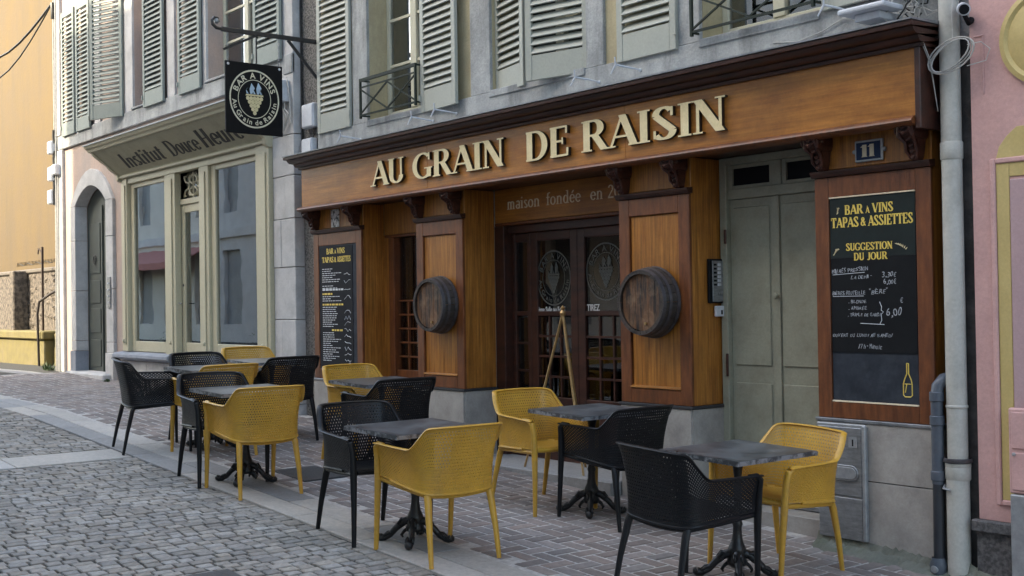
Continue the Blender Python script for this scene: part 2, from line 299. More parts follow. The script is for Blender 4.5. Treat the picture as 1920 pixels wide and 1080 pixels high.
def glyph(c, T=T_, t=t_, sf=True):
    g = []; A = lambda *a, **k: g.append(_arc(*a, T, t, **k)); l = lambda *a: g.append(_ln(*a)); s_ = lambda *a: g.append(_sf(*a)) if sf else None
    w = .8
    if c in 'AÀ':
        l(.07, 0, .40, 1, t); l(.40, 1, .73, 0, T); l(.17, .32, .62, .32, t); s_(.08, 0); s_(.72, 0, .15)
    elif c == 'U': l(.17, .28, .17, 1, T); l(.63, .28, .63, 1, t*1.2); A(.40, .30, .23, .27, 180, 360); s_(.17, 1, .15, -1); s_(.63, 1, .12, -1)
    elif c == 'G': A(.44, .5, .36, .47, 48, 325, n=22); l(.70, .05, .70, .42, T*.9); s_(.68, .42, .17, -1); l(.71, .70, .71, .98, t); w = .86
    elif c == 'R': l(.17, 0, .17, 1, T); A(.38, .74, .21, .235, -90, 90); l(.1, .975, .40, .975, t); l(.2, .505, .40, .505, t); l(.70, 0, .42, .5, T*.95); s_(.17, 0, .16); s_(.75, 0, .10); s_(.12, 1, .10, -1); w = .82
    elif c == 'I': l(.2, 0, .2, 1, T); s_(.2, 0, .17); s_(.2, 1, .17, -1); w = .4
    elif c == 'N': l(.13, 0, .13, 1, t*1.1); l(.68, 0, .13, 1, T); l(.68, 0, .68, 1, t*1.1); s_(.13, 0, .12); s_(.10, 1, .12, -1); s_(.68, 1, .12, -1); w = .82
    elif c == 'D': l(.17, 0, .17, 1, T); A(.36, .5, .34, .475, -90, 90, n=18); l(.05, .975, .38, .975, t); l(.05, .025, .38, .025, t); w = .84
    elif c == 'E': l(.17, 0, .17, 1, T); l(.05, .975, .62, .975, t); l(.05, .025, .64, .025, t); l(.2, .51, .48, .51, t); l(.60, .75, .60, 1, t); l(.63, 0, .63, .27, t); l(.47, .40, .47, .62, t*.8); w = .70
    elif c == 'S': A(.34, .735, .215, .235, 35, 180, n=10); A(.34, .265, .235, .235, 0, -150, n=12); g.append(('P', [(.34-.215-T*.42, .70), (.34-.215+T*.45, .78), (.34+.235+T*.45, .30), (.34+.235-T*.45, .22)])); l(.55, .70, .55, .97, t); l(.10, .05, .10, .30, t); w = .68
    elif c == 'T': l(.37, 0, .37, 1, T); l(.04, .975, .70, .975, t); l(.06, .74, .06, 1, t); l(.68, .74, .68, 1, t); s_(.37, 0, .16); w = .74
    elif c == 'B': l(.17, 0, .17, 1, T); A(.38, .75, .17, .225, -90, 90); A(.40, .265, .21, .24, -90, 90); l(.05, .975, .40, .975, t); l(.05, .025, .42, .025, t); l(.2, .515, .42, .515, t); w = .74
    elif c == 'P': l(.17, 0, .17, 1, T); A(.38, .72, .2, .255, -90, 90); l(.05, .975, .40, .975, t); l(.2, .465, .40, .465, t); s_(.17, 0, .16); w = .68
    elif c == 'V': l(.40, 0, .08, 1, T); l(.40, 0, .70, 1, t); s_(.09, 1, .14, -1); s_(.69, 1, .11, -1); w = .78
    elif c == 'O': A(.41, .5, .32, .47, 0, 360, n=26); w = .84
    elif c == 'J': l(.33, .2, .33, 1, T); A(.20, .2, .13, .19, -150, 0); s_(.33, 1, .16, -1); w = .50
    elif c == '&': A(.33, .76, .15, .21, 0, 360, n=18); A(.30, .27, .21, .24, 60, 330, n=16); l(.70, 0, .24, .72, T*.8); l(.45, .12, .68, .5, t); w = .78
    elif c == 'H': l(.17, 0, .17, 1, T); l(.62, 0, .62, 1, T); l(.17, .5, .62, .5, t); s_(.17, 0, .15); s_(.62, 0, .15); s_(.17, 1, .15, -1); s_(.62, 1, .15, -1); w = .8
    elif c == 'a': A(.26, .18, .15, .16, 30, 330, n=12); l(.42, 0, .42, .45, T*.8); A(.28, .46, .14, .17, 0, 150, n=8); w = .52
    elif c == 'c': A(.28, .32, .19, .30, 50, 310, n=14); w = .48
    elif c in 'eé':
        A(.28, .32, .19, .30, 0, 320, n=16); l(.12, .34, .46, .34, t); w = .53
        if c == 'é': l(.26, .74, .40, .95, t*1.3)
    elif c == 'd': A(.27, .32, .18, .30, 0, 360, n=18); l(.45, 0, .45, 1, T*.85); s_(.47, 0, .09); s_(.40, 1, .09, -1); w = .60
    elif c == 'f': l(.2, 0, .2, .8, T*.85); A(.34, .8, .14, .17, 60, 180, n=8); l(.06, .62, .38, .62, t); s_(.2, 0, .12); w = .40
    elif c == 'i': l(.16, 0, .16, .64, T*.85); s_(.16, 0, .12); s_(.12, .64, .09, -1); l(.16, .80, .16, .92, T*.9); w = .33
    elif c == 'm': l(.15, 0, .15, .64, T*.8); A(.29, .42, .14, .2, 0, 180, n=8); l(.43, 0, .43, .42, T*.8); A(.57, .42, .14, .2, 0, 180, n=8); l(.71, 0, .71, .42, T*.8); s_(.15, 0, .1); s_(.43, 0, .1); s_(.71, 0, .1); w = .88
    elif c == 'n': l(.15, 0, .15, .64, T*.8); A(.31, .42, .16, .2, 0, 180, n=8); l(.47, 0, .47, .42, T*.8); s_(.15, 0, .11); s_(.47, 0, .11); w = .64
    elif c == 'o': A(.29, .32, .2, .3, 0, 360, n=20); w = .58
    elif c == 'r': l(.15, 0, .15, .64, T*.85); A(.31, .44, .15, .18, 50, 180, n=8); s_(.15, 0, .12); w = .46
    elif c == 's': A(.22, .47, .12, .15, 35, 200, n=8); A(.22, .17, .13, .15, 20, -150, n=9); g.append(('P', [(.08, .44), (.16, .50), (.37, .19), (.29, .13)])); w = .42
    elif c == 't': l(.18, .1, .18, .85, T*.85); A(.29, .14, .11, .12, 180, 300, n=6); l(.04, .62, .36, .62, t); w = .40
    elif c == 'u': l(.14, .2, .14, .64, T*.8); A(.29, .2, .15, .17, 180, 360, n=8); l(.46, 0, .46, .64, T*.8); w = .60
    elif c == '2': A(.30, .72, .19, .24, -30, 165, n=12); l(.08, .06, .44, .58, T*.6); l(.06, .05, .56, .05, t*1.6); w = .60
    elif c == '0': A(.30, .5, .20, .46, 0, 360, n=20); w = .62
    elif c == '1': l(.24, 0, .24, 1, T); s_(.24, 0, .17); l(.06, .80, .24, .97, t); w = .46
    elif c == ' ': w = .36
    return g, w
def text_width(txt, **k): return sum(glyph(c, **k)[1] for c in txt)
def stroke_word(name, txt, x0, x1, z0, h, yfront, depth, mats, parent, T=T_, t=t_, sf=True, shear=0, each=True, xf=None, widths=None):
    W = text_width(txt, T=T, t=t, sf=sf); k = (x1-x0)/W; x = 0; mb = None; outs = []
    for ch in txt:
        g, w = glyph(ch, T, t, sf)
        if mb is None or each: mb = MB()
        e = 0
        def put(poly):
            nonlocal e
            pp = [(x0+k*(x+px)+shear*py*h, z0+py*h) for px, py in poly]
            mb.prism(pp, yfront-.00025*e, yfront+depth, 1 if isinstance(mats, list) else 0); e += 1
        for st in g:
            if st[0] == 'P': put(st[1])
            else:
                o, i = st[1], st[2]; n = len(o); b = len(mb.v); yf = yfront-.00025*e; e += 1
                P = lambda q: (x0+k*(x+q[0])+shear*q[1]*h, z0+q[1]*h)
                for yy in (yf, yfront+depth):
                    for q in o: a = P(q); mb.v.append((a[0], yy, a[1]))
                    for q in i: a = P(q); mb.v.append((a[0], yy, a[1]))
                ms = 1 if isinstance(mats, list) else 0
                for q in range(n-1):
                    for f, m_ in (((b+q, b+q+1, b+n+q+1, b+n+q), 0), ((b+q, b+2*n+q, b+2*n+q+1, b+q+1), ms), ((b+n+q, b+n+q+1, b+3*n+q+1, b+3*n+q), ms)):
                        mb.f.append(f); mb.mi.append(m_); mb.a.append(0.)
                for q in (0, n-1): mb.f.append((b+q, b+n+q, b+3*n+q, b+2*n+q)); mb.mi.append(ms); mb.a.append(0.)
        if ch == 'À': put([(.30, 1.18), (.38, 1.2), (.48, 1.06), (.43, 1.04)])
        x += w
        if each and mb.v:
            if xf: mb.v = [xf(v) for v in mb.v]
            outs.append(mb.build(name, mats, parent))
    if not each:
        if xf: mb.v = [xf(v) for v in mb.v]
        outs.append(mb.build(name, mats, parent))
    return outs
TXT = {}
def fontmesh(txt, size=1, bold=0., shear=0, extrude=0.0):
    key = (txt, bold, shear)
    if key in TXT: return TXT[key]
    c = bpy.data.curves.new('t', 'FONT'); c.body = txt; c.size = 1; c.offset = bold; c.shear = shear; c.resolution_u = 3; c.extrude = .004
    o = bpy.data.objects.new('t', c); col.objects.link(o); dg = bpy.context.evaluated_depsgraph_get(); dg.update()
    me = bpy.data.meshes.new_from_object(o.evaluated_get(dg)); v = [tuple(p.co) for p in me.vertices]; f = [tuple(p.vertices) for p in me.polygons]
    bpy.data.objects.remove(o); bpy.data.meshes.remove(me)
    if v:
        x0 = min(p[0] for p in v); x1 = max(p[0] for p in v)
    else: x0, x1 = 0, .3
    TXT[key] = (v, f, x0, x1); return TXT[key]
def font_line(name, txt, x0, z0, h, y, m, parent, width=None, bold=0., shear=0., rot=0, mb=None, xf=None):
    v, f, a, b = fontmesh(txt, bold=bold, shear=shear); kz = h/.70; kx = (width/(b-a)) if width else kz
    cr, sr = math.cos(rot), math.sin(rot); out = []
    for p in v:
        u, q = (p[0]-a)*kx, p[1]*kz
        out.append((x0+u*cr-q*sr, y-p[2]*.3, z0+u*sr+q*cr))
    own = mb is None
    if own: mb = MB()
    if xf: out = [xf(p) for p in out]
    mb.add(out, f)
    if own: return mb.build(name, m, parent)
# ------------------------------------------------------------------ setting: ground
def sheet(name, m, x0, x1, y0, y1, dz, kind='structure', nx=60):
    mb = MB(); xs = sorted(set([x0, x1]+[g[0] for g in GP if x0 < g[0] < x1]+[x0+(x1-x0)*i/nx for i in range(nx+1)]))
    for a, b in zip(xs, xs[1:]): mb.add([(a, y0, gz(a)+dz), (b, y0, gz(b)+dz), (b, y1, gz(b)+dz), (a, y1, gz(a)+dz)], [(0, 1, 2, 3)])
    return mb.build(name, m, None, kind=kind)
ground = sheet('ground', bed, -60, 45, -40, 40, -.08)
road = sheet('road', bed, -45, 12, -9.2, -2.34, -.016)
pavement = sheet('pavement', bedl, -18.4, 12, -1.925, .30, -.001)
side_street = sheet('side_street', bed, -45, -18.405, -2.33, 6, -.016)
kerb = sheet('kerb', grout, -45, 12, -2.335, -1.93, -.012)
def piece_mesh(name, lx, ly, h, m, ch=.006, jit=0., r=None):
    r = r or rnd; mb = MB(); j = lambda: r.uniform(-jit, jit)
    bot = [(-lx/2, -ly/2, -h), (lx/2, -ly/2, -h), (lx/2, ly/2, -h), (-lx/2, ly/2, -h)]
    mid = [(x+j(), y+j(), -ch) for x, y, _ in bot]; top = [(x*(1-2*ch/lx), y*(1-2*ch/ly), j()*.4) for x, y, _ in mid]
    vs = bot+mid+top; fs = [(8, 9, 10, 11)]
    for a in (0, 4):
        for i in range(4): k = (i+1) % 4; fs.append((a+i, a+k, a+4+k, a+4+i))
    mb.add(vs, fs); return mb, vs, fs
def lay(name, lst, m, parent, jit, ch, stuffname, limit=300):
    """lst: (x, y, lx, ly, rot, dz, tilt)"""
    def key(t):
        p = proj((t[0], t[1], gz(t[0])))
        vis = p and -20 < p[0] < 1940 and 300 < p[1] < 1100
        return (0 if vis else 1, p[2] if p else 99)
    lst = sorted(lst, key=key); cache = {}
    big = MB()
    for n, (x, y, lx, ly, rot, dz) in enumerate(lst):
        q = (round(lx, 2), round(ly, 2), n % 4)
        if q not in cache:
            mb, vs, fs = piece_mesh(name, lx, ly, .05, m, ch, jit); cache[q] = (mb.mesh(name, m), vs, fs)
        me, vs, fs = cache[q]; sl = math.atan((gz(x+.05)-gz(x-.05))/.1)
        if n < limit:
            o = inst(name, me, parent, (x, y, gz(x)+dz), (rnd.uniform(-.012, .012), -sl+rnd.uniform(-.012, .012), rot))
        else:
            c, s = math.cos(rot), math.sin(rot); tx, ty = rnd.uniform(-.015, .015), rnd.uniform(-.015, .015)
            big.add([(x+vx*c-vy*s, y+vx*s+vy*c, gz(x+vx*c-vy*s)+dz+vz+vx*tx+vy*ty) for vx, vy, vz in vs], fs, rnd.random()*.98+.01)
    if big.v: big.build(stuffname, m, parent, kind='stuff')
# granite setts of the road
def seen(x, y, mx=60, top=560):
    p = proj((x, y, gz(x))); return p and -mx < p[0] < 1920+mx and top < p[1] < 1080+mx*1.5
L1 = []; x = -23.0; row = 0
while x < -3.5:
    wx = rnd.uniform(.074, .088); y = -2.345-rnd.uniform(0, .03); row += 1
    while y > -7.2:
        ly = rnd.uniform(.085, .135); yc = y-ly/2
        inband = -10.33 < x+wx/2 < -9.82
        wob = .02*math.sin(yc*2.1+x*.9)
        if not inband and seen(x+wx/2, yc, 120): L1.append((x+wx/2+wob, yc, wx-.014, ly-.013, wob+rnd.uniform(-.04, .04), rnd.uniform(-.003, .003)-.002))
        y -= ly
    x += wx
lay('sett', L1, settm, road, .004, .004, 'setts')
# herringbone pavers of the pavement
L2 = []; U = .105
for i in range(-175, 30):
    for j in range(-18, 3):
        r4 = (i-j) % 4
        if r4 == 0: cx, cy, lx, ly = (i+1)*U, (j+.5)*U, 2*U, U
        elif r4 == 3: cx, cy, lx, ly = (i+.5)*U, (j+1)*U, U, 2*U
        else: continue
        if cy < -1.86 or cy > .0 and not (-8.3 < cx < -6.5 and cy < .0): continue
        if cx < -18.3 or not seen(cx, cy, 100): continue
        if -8.64 < cx < -8.08 and -1.72 < cy < -1.30: continue
        L2.append((cx, cy, lx-.017, ly-.017, rnd.uniform(-.012, .012), rnd.uniform(.002, .005)))
lay('paver', L2, paver, pavement, .0018, .006, 'pavers')
# kerb slabs, two rows
def slab(x, y, lx, ly, parent, m=slabm, dz=.0):
    mb = MB(); c = .005
    P = lambda a, b, d: (a, b, gz(a)+dz+d)
    X0, X1, Y0, Y1 = x-lx/2, x+lx/2, y-ly/2, y+ly/2
    vs = [P(X0, Y0, -.06), P(X1, Y0, -.06), P(X1, Y1, -.06), P(X0, Y1, -.06), P(X0, Y0, -c), P(X1, Y0, -c), P(X1, Y1, -c), P(X0, Y1, -c), P(X0+c, Y0+c, 0), P(X1-c, Y0+c, 0), P(X1-c, Y1-c, 0), P(X0+c, Y1-c, 0)]
    fs = [(8, 9, 10, 11)]+[(a+i, a+(i+1) % 4, a+4+(i+1) % 4, a+4+i) for a in (0, 4) for i in range(4)]
    mb.add(vs, fs); return mb.build('slab', m, parent)
x = -22.0
while x < -2.0:
    lx = rnd.uniform(.75, 1.05); slab(x+lx/2, -2.03, lx-.006, .205, kerb, slabd if rnd.random() < .25 else slabm, .004); x += lx
x = -22.3
while x < -2.0:
    lx = rnd.uniform(.8, 1.1); slab(x+lx/2, -2.242, lx-.006, .20, kerb, slabm if rnd.random() < .7 else slabd, .003); x += lx
y = -2.36
while y > -8:
    ly = rnd.uniform(.7, 1.0); slab(-10.08, y-ly/2, .48, ly-.008, road, slabm, .0); y -= ly
x = -22.
for i in range(6):      # pale band crossing towards the corner
    slab(-18.75-i*.78, -.55, .77, .3, side_street, slabd, .0)
# small mossy strip along wall foot on the right
mb = MB(); n_ = 60; r9 = random.Random(4)
for i in range(n_+1):
    a = -4.66+i*.022; e = .07+.06*abs(math.sin(i*.23))+.015*r9.random()
    for k, (yy, zz) in enumerate(((-.02-e, -.004), (-.02-e*.6, .014), (-.03, .03+.02*r9.random()), (-.01, .075+.02*r9.random()))): mb.v.append((a, yy, gz(a)+zz))
for i in range(n_):
    for k in range(3): mb.f.append((4*i+k, 4*i+4+k, 4*i+5+k, 4*i+1+k)); mb.a.append(0.); mb.mi.append(0)
mb.build('mossy_fillet', moss, None, kind='structure')
# ------------------------------------------------------------------ wine bar building, upper wall
def wall_boxes(x0, x1, z0, z1, ops, y0, y1, mb=None):
    mb = mb or MB(); xs = sorted(set([x0, x1]+[v for o in ops for v in o[:2]]))
    for a, b in zip(xs, xs[1:]):
        c = sorted([o[2:4] for o in ops if o[0] <= a+1e-6 and o[1] >= b-1e-6]); z = z0
        for (p, q) in c:
            if p > z: mb.box(a, b, y0, y1, z, p)
            z = q
        if z < z1: mb.box(a, b, y0, y1, z, z1)
    return mb
SLAT = {}
def shutter(parent, hx, hy, z0, w, h, ang, m, side=1, tilt=56, pitch=.064, mid=False):
    """leaf hinged at hx,hy; side=+1 extends to +x when ang=0, opens towards the street with ang>0"""
    mb = MB(); th = .034; st = .062; bot = .20; top = .09
    X = lambda a, b: (min(a*side, b*side), max(a*side, b*side))
    a, b = X(0, st); mb.box(a, b, -th/2, th/2, 0, h); a, b = X(w-st, w); mb.box(a, b, -th/2, th/2, 0, h)
    a, b = X(st, w-st); mb.box(a, b, -th/2+.003, th/2-.003, 0, bot); mb.box(a, b, -th/2+.003, th/2-.003, h-top, h)
    me = mb.mesh('shutter', m)
    o = inst('shutter', me, parent, (hx, hy, z0), (0, 0, -ang*side)); bv = o.modifiers.new('b', 'BEVEL'); bv.width = .004; bv.segments = 1
    key = (round(w, 3), m.name, tilt)
    if key not in SLAT:
        s = MB(); s.box(-(w-2*st)/2-.004, (w-2*st)/2+.004, -.032, .032, -.005, .005); SLAT[key] = s.mesh('slat', m)
    z = bot+.04
    while z < h-top-.03:
        c = bpy.data.objects.new('slat', SLAT[key]); col.objects.link(c); c.parent = o; c.location = (side*w/2, 0, z+rnd.uniform(-.002, .002)); c.rotation_euler = (R(tilt+rnd.uniform(-2, 2)), 0, 0); z += pitch
    k = bpy.data.objects.new('hinge', MB().box(-.012, .012, -.03, -.015, .10, .16).box(-.012, .012, -.03, -.015, h-.3, h-.24).mesh('hinge', m)); col.objects.link(k); k.parent = o
    return o
def casement(parent, x0, x1, z0, z1, y, m, glassm, rows=3, mul=True):
    f = .055; fr = MB(); fr.box(x0, x0+f, y, y+.05, z0, z1); fr.box(x1-f, x1, y, y+.05, z0, z1); fr.box(x0+f, x1-f, y+.002, y+.05, z0, z0+.09); fr.box(x0+f, x1-f, y+.002, y+.05, z1-f, z1)
    xm = (x0+x1)/2
    if mul: fr.box(xm-.05, xm+.05, y-.008, y+.05, z0+.09, z1-f)
    o = fr.build('window_frame', m, parent, bevel=.004)
    for a, b in (((x0+f, xm-.05), (xm+.05, x1-f)) if mul else ((x0+f, x1-f),)):
        hh = (z1-f-z0-.09)/rows
        for i in range(rows):
            zz = z0+.09+i*hh
            pn = MB().box(a, b, y+.022, y+.027, zz, zz+hh-.0).build('pane', glassm, parent)
            pn.parent = o
            if i: br = MB().box(a, b, y+.006, y+.045, zz-.013, zz+.013).build('glazing_bar', m, parent); br.parent = o
    ORG[o.name] = ORG[parent.name]; return o
B = thing('wine_bar_building', (-7.4, .5, gz(-7.4)), 'wine bar building with pale stone window surrounds above the wooden shopfront', 'building')
ops = [(-9.98, -9.03, 3.36, 5.3), (-8.02, -6.82, 3.36, 5.3), (-5.64, -4.63, 3.36, 5.3)]
wall_boxes(-10.95, -3.60, 2.62, 7.6, ops, .10, .55).build('wall', stucco, B)
for a, b in ((-10.95, -10.02), (-8.36-.72, -8.37), (-6.40, -5.72), (-4.64, -3.60)): MB().box(a, b, .36, .55, gz(a)-.3, 2.615).build('wall_pier', stone_w, B)
bx('sill_band', stone_w, B, -10.948, -3.602, .062, .097, 3.0, 3.345)
for a, b in ((-10.26, -9.985), (-8.30, -8.025), (-6.815, -6.62), (-5.90, -5.645), (-4.625, -4.38), (-9.025, -8.80)): bx('stone_jamb', stone_w, B, a, b, .07, .30, 3.348, 5.3)
for a, b in ((-10.26, -8.80), (-8.30, -6.62), (-5.90, -4.38)): bx('stone_lintel', stone_w, B, a, b, .068, .30, 5.302, 5.6)
for x0, x1, *_ in ops:
    bx('window_sill', stone_w, B, x0, x1, .05, .42, 3.30, 3.358)
    MB().box(x0+.01, x1-.01, .42, .43, 3.37, 5.3).build('curtain', mat('greenish_net_curtain', (.26, .27, .20), (.16, .17, .13), .9, 3, (6, 1, .5)), B)
casement(B, -9.98, -9.03, 3.36, 5.3, .30, winframe, glass, 4); casement(B, -5.64, -4.63, 3.36, 5.3, .30, winframe, glass, 4); casement(B, -8.02, -6.82, 3.36, 5.3, .34, winframe, glass, 4)
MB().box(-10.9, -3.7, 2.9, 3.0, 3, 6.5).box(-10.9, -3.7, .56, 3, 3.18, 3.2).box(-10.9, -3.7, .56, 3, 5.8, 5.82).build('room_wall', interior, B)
shutter(B, -10.27, .055, 3.335, .64, 1.62, 0, shut, -1); shutter(B, -9.02, .052, 3.30, .60, 1.66, R(4), shut, 1)
def solve(h, w, px, py):   # leaf angle so that its free edge meets the sight line
    return 0
shutter(B, -8.04, .15, 3.325, .53, 1.62, R(12), shut, 1, tilt=56); shutter(B, -6.80, .10, 3.325, .61, 1.62, R(14), shut, -1)
shutter(B, -5.84, .052, 3.325, .60, 1.62, 0, shut, -1); shutter(B, -4.60, .05, 3.34, .62, 1.62, R(3), shut, 1)
def railing(x0, x1, z0, z1, y):
    t = MB(); t.bar((x0, y, z1), (x1, y, z1), .022, .03); t.bar((x0, y, z1-.07), (x1, y, z1-.07), .014); t.bar((x0, y, z0+.03), (x1, y, z0+.03), .016); o = t.build('railing', iron, B)
    def sub(n, mb): q = mb.build(n, iron, B); q.parent = o
    for k in (x0+.01, x1-.01): sub('post', MB().bar((k, y, z0), (k, y, z1), .02))
    xm = (x0+x1)/2
    sub('cross_bar', MB().bar((x0, y, z0+.04), (xm, y, z1-.08), .013)); sub('cross_bar', MB().bar((x0, y, z1-.08), (xm, y, z0+.04), .013)); sub('cross_bar', MB().bar((xm, y, z0+.04), (x1, y, z1-.08), .013)); sub('cross_bar', MB().bar((xm, y, z1-.08), (x1, y, z0+.04), .013))
    for s in (x0, x1): sub('bracket_bar', MB().bar((s, y, z1), (s, .12, z1), .014).bar((s, y, z0+.03), (s, .12, z0+.03), .014))
railing(-9.99, -9.02, 3.37, 3.74, -.01); railing(-5.655, -4.615, 3.37, 3.74, -.01)
# shutter stays: white hooked arrests on the sill band
for n, (x, z) in enumerate(((-8.86, 3.22), (-8.50, 3.24), (-6.66, 3.23), (-6.22, 3.25), (-4.40, 3.31), (-10.1, 3.20))):
    mb = MB(); mb.tube([(x, .06, z-.01), (x-.01, -.04, z), (x-.05, -.14, z+.015), (x-.045, -.15, z+.07)], [.006, .007, .008, .006], 6); mb.tube([(x-.05, -.14, z+.015), (x-.08, -.16, z-.05)], [.008, .005], 6); mb.lathe([(0, 0), (.012, .004), (.012, .012)], (x, .05, z-.01), 8, 'y')
    tag(mb.build('shutter_stay', white_p, None, smooth=True), ['white hooked shutter stay left of the pair under the open window railing', 'white hooked shutter stay right of the pair under the first ochre wall strip', 'white hooked shutter stay below the right edge of the closed shutters', 'white hooked shutter stay below the right end shutter near the railing window', 'white hooked shutter stay beside the floodlight at the top right', 'white hooked shutter stay under the leftmost shutter above the wooden cornice'][n], 'shutter stay', 'hooked stays on the stone band')
# ------------------------------------------------------------------ wooden shopfront
F = thing('wine_bar_shopfront', (-7.4, 0, gz(-7.4)), 'varnished orange wood shopfront with big cream serif letters', 'shopfront')
FY = -.15
for a, b in ((-10.92, -8.66), (-8.657, -6.172), (-6.169, -3.835)): bx('fascia_board', wood_h, F, a, b, FY, .09, 2.575, 2.985, bevel=.0015)
bx('fascia_end', mahog_d, F, -3.832, -3.795, FY-.012, .075, 2.50, 3.0)
MB().sweep([(FY, 2.575), (FY-.022, 2.572), (FY-.042, 2.556), (FY-.046, 2.545), (FY-.036, 2.532), (FY-.012, 2.524), (FY+.03, 2.52), (FY+.03, 2.574)], -10.955, -3.835).build('bottom_moulding', mahog, F, smooth=True)
for n, pr in enumerate(([(FY-.002, 2.955), (FY-.022, 2.956), (FY-.026, 2.975), (.08, 2.975)], [(FY-.02, 2.977), (FY-.045, 2.982), (FY-.062, 3.0), (FY-.066, 3.012), (.08, 3.012)],
        [(FY-.066, 3.014), (FY-.10, 3.018), (FY-.12, 3.034), (FY-.13, 3.05), (.08, 3.05)], [(FY-.14, 3.052), (FY-.155, 3.054), (FY-.158, 3.078), (.08, 3.082)])):
    MB().sweep(pr, -10.945-n*.025, -3.78+.01*n).build('crown_moulding', mahog_d, F, smooth=True)
MB().sweep([(FY-.165, 3.083), (FY-.165, 3.092), (.06, 3.112), (.06, 3.085)], -11.03, -3.745).build('zinc_capping', zinc, F)
bx('soffit', mahog_d, F, -10.90, -3.84, FY+.032, .44, 2.555, 2.574)
for wtxt, a, b in (('AU', -9.53, -8.97), ('GRAIN', -8.84, -7.53), ('DE', -7.27, -6.74), ('RAISIN', -6.61, -5.20)):
    stroke_word('letter', wtxt, a, b, 2.662, .226, FY-.030, .028, [cream_l, dark_l], F)
def pilaster(x0, x1, yb, board=False):
    a = x0; b = x1
    bx('pilaster_body', wood_v, F, a+.008, b-.008, .030, yb, .823, 2.55)
    bx('frieze_panel', wood_v, F, a+.05, b-.05, .012, .029, 2.345, 2.55)
    MB().sweep([(.03, 2.30), (-.012, 2.30), (-.022, 2.312), (-.03, 2.328), (-.03, 2.336), (.03, 2.344)], a-.012, b+.012).build('necking_moulding', mahog_d, F, smooth=True)
    w = .105 if not board else .10
    bx('stile', mahog, F, a, a+w, .0, .029, .823, 2.298); bx('stile', mahog, F, b-w, b, .0, .029, .823, 2.298)
    bx('rail', mahog, F, a+w, b-w, .002, .029, 2.298-.125, 2.298); bx('rail', mahog, F, a+w, b-w, .002, .029, .823, .823+(.105 if not board else .10))
    if not board:
        bx('raised_panel', wood_v, F, a+w+.004, b-w-.004, .017, .0295, .930, 2.171, bevel=.008)
        MB().sweep([(.0, .930), (-.006, .934), (-.004, .945), (.017, .950)], a+w-.005, b-w+.005).build('panel_bead', tan_l if False else wood_h, F)
    # tiled base
    zb = [gz(a)-.25, gz(b)-.25]; mid = .43
    if board: xs = [a-.005, a+.345, b+.004]
    else: xs = [a-.002, b+.002]
    for p, q in zip(xs, xs[1:]):
        bx('base_tile', tile, F, p+.004, q-.004, -.012, .012, .462 if x0 > -9.5 else .50, .80, bevel=.002)
        g = min(gz(p), gz(q)); bx('base_tile', tile, F, p+.004, q-.004, -.012, .012, g-.1, .456 if x0 > -9.5 else .494, bevel=.002)
    bx('base_core', grout, F, a+.002, b-.006, .012, yb, gz(b)-.3, .806, bevel=0)
    MB().box(b-.004, b+.010, .004, (yb-.02), .462, .80).build('base_tile', tile, F, bevel=.002); MB().box(b-.004, b+.010, .004, (yb-.02), gz(b)-.1, .456).build('base_tile', tile, F, bevel=.002)
    MB().box(a-.012, b+.018, -.02, yb, .802, .822).build('base_ledge', grout if not board else zinc, F, bevel=.003)
    for cx in (a+.075, b-.075): console(cx)
def console(cx):
    """carved bracket: leaf scroll on top, tapering drop"""
    mb = MB(); n = 12
    for i in range(n):
        pass
    prof = [(-.135, 2.548), (-.142, 2.52), (-.135, 2.485), (-.105, 2.462), (-.075, 2.455), (-.062, 2.43), (-.058, 2.39), (-.048, 2.352), (-.02, 2.335), (.012, 2.34)]
    ws = [.058, .060, .060, .054, .044, .040, .036, .028, .018, .012]
    for (y, z), (y2, z2), w1, w2 in zip(prof, prof[1:], ws, ws[1:]):
        mb.add([(cx-w1, y, z), (cx+w1, y, z), (cx+w2, y2, z2), (cx-w2, y2, z2), (cx-w1, .012, z), (cx+w1, .012, z), (cx+w2, .012, z2), (cx-w2, .012, z2)], [(0, 1, 2, 3), (0, 3, 7, 4), (1, 5, 6, 2)])
    for sx in (-1, 1):       # volutes and leaf veins
        mb.lathe([(.0, -.006), (.026, -.004), (.030, .004), (.030, .02)], (cx+sx*.045, -.115, 2.50), 12, 'x') if False else None
        mb.tube([(cx+sx*.058, -.12+.03*math.cos(q*.9)*(1-q/11), 2.505+.03*math.sin(q*.9)*(1-q/11)) for q in range(11)], [.009-.0004*q for q in range(11)], 6)
        mb.tube([(cx+sx*.03, -.145, 2.53), (cx+sx*.045, -.125, 2.475), (cx+sx*.03, -.08, 2.44), (cx+sx*.035, -.065, 2.39), (cx+sx*.01, -.045, 2.345)], [.012, .014, .011, .010, .006], 6)
    for q in range(6): zz = 2.53-.033*q; yy = [-.148, -.146, -.105, -.072, -.064, -.056][q]; mb.tube([(cx-.045+.005*q, yy+.01, zz+.008), (cx, yy-.006, zz-.012), (cx+.045-.005*q, yy+.01, zz+.008)], [.007, .012, .007], 6)
    mb.box(cx-.062, cx+.062, -.14, .012, 2.545, 2.556)
    mb.build('carved_console', carved, F, smooth=True)
pilaster(-10.96, -10.02, .27, True); pilaster(-9.07, -8.36, .36); pilaster(-6.41, -5.71, .34); pilaster(-4.65, -3.845, .34, True)
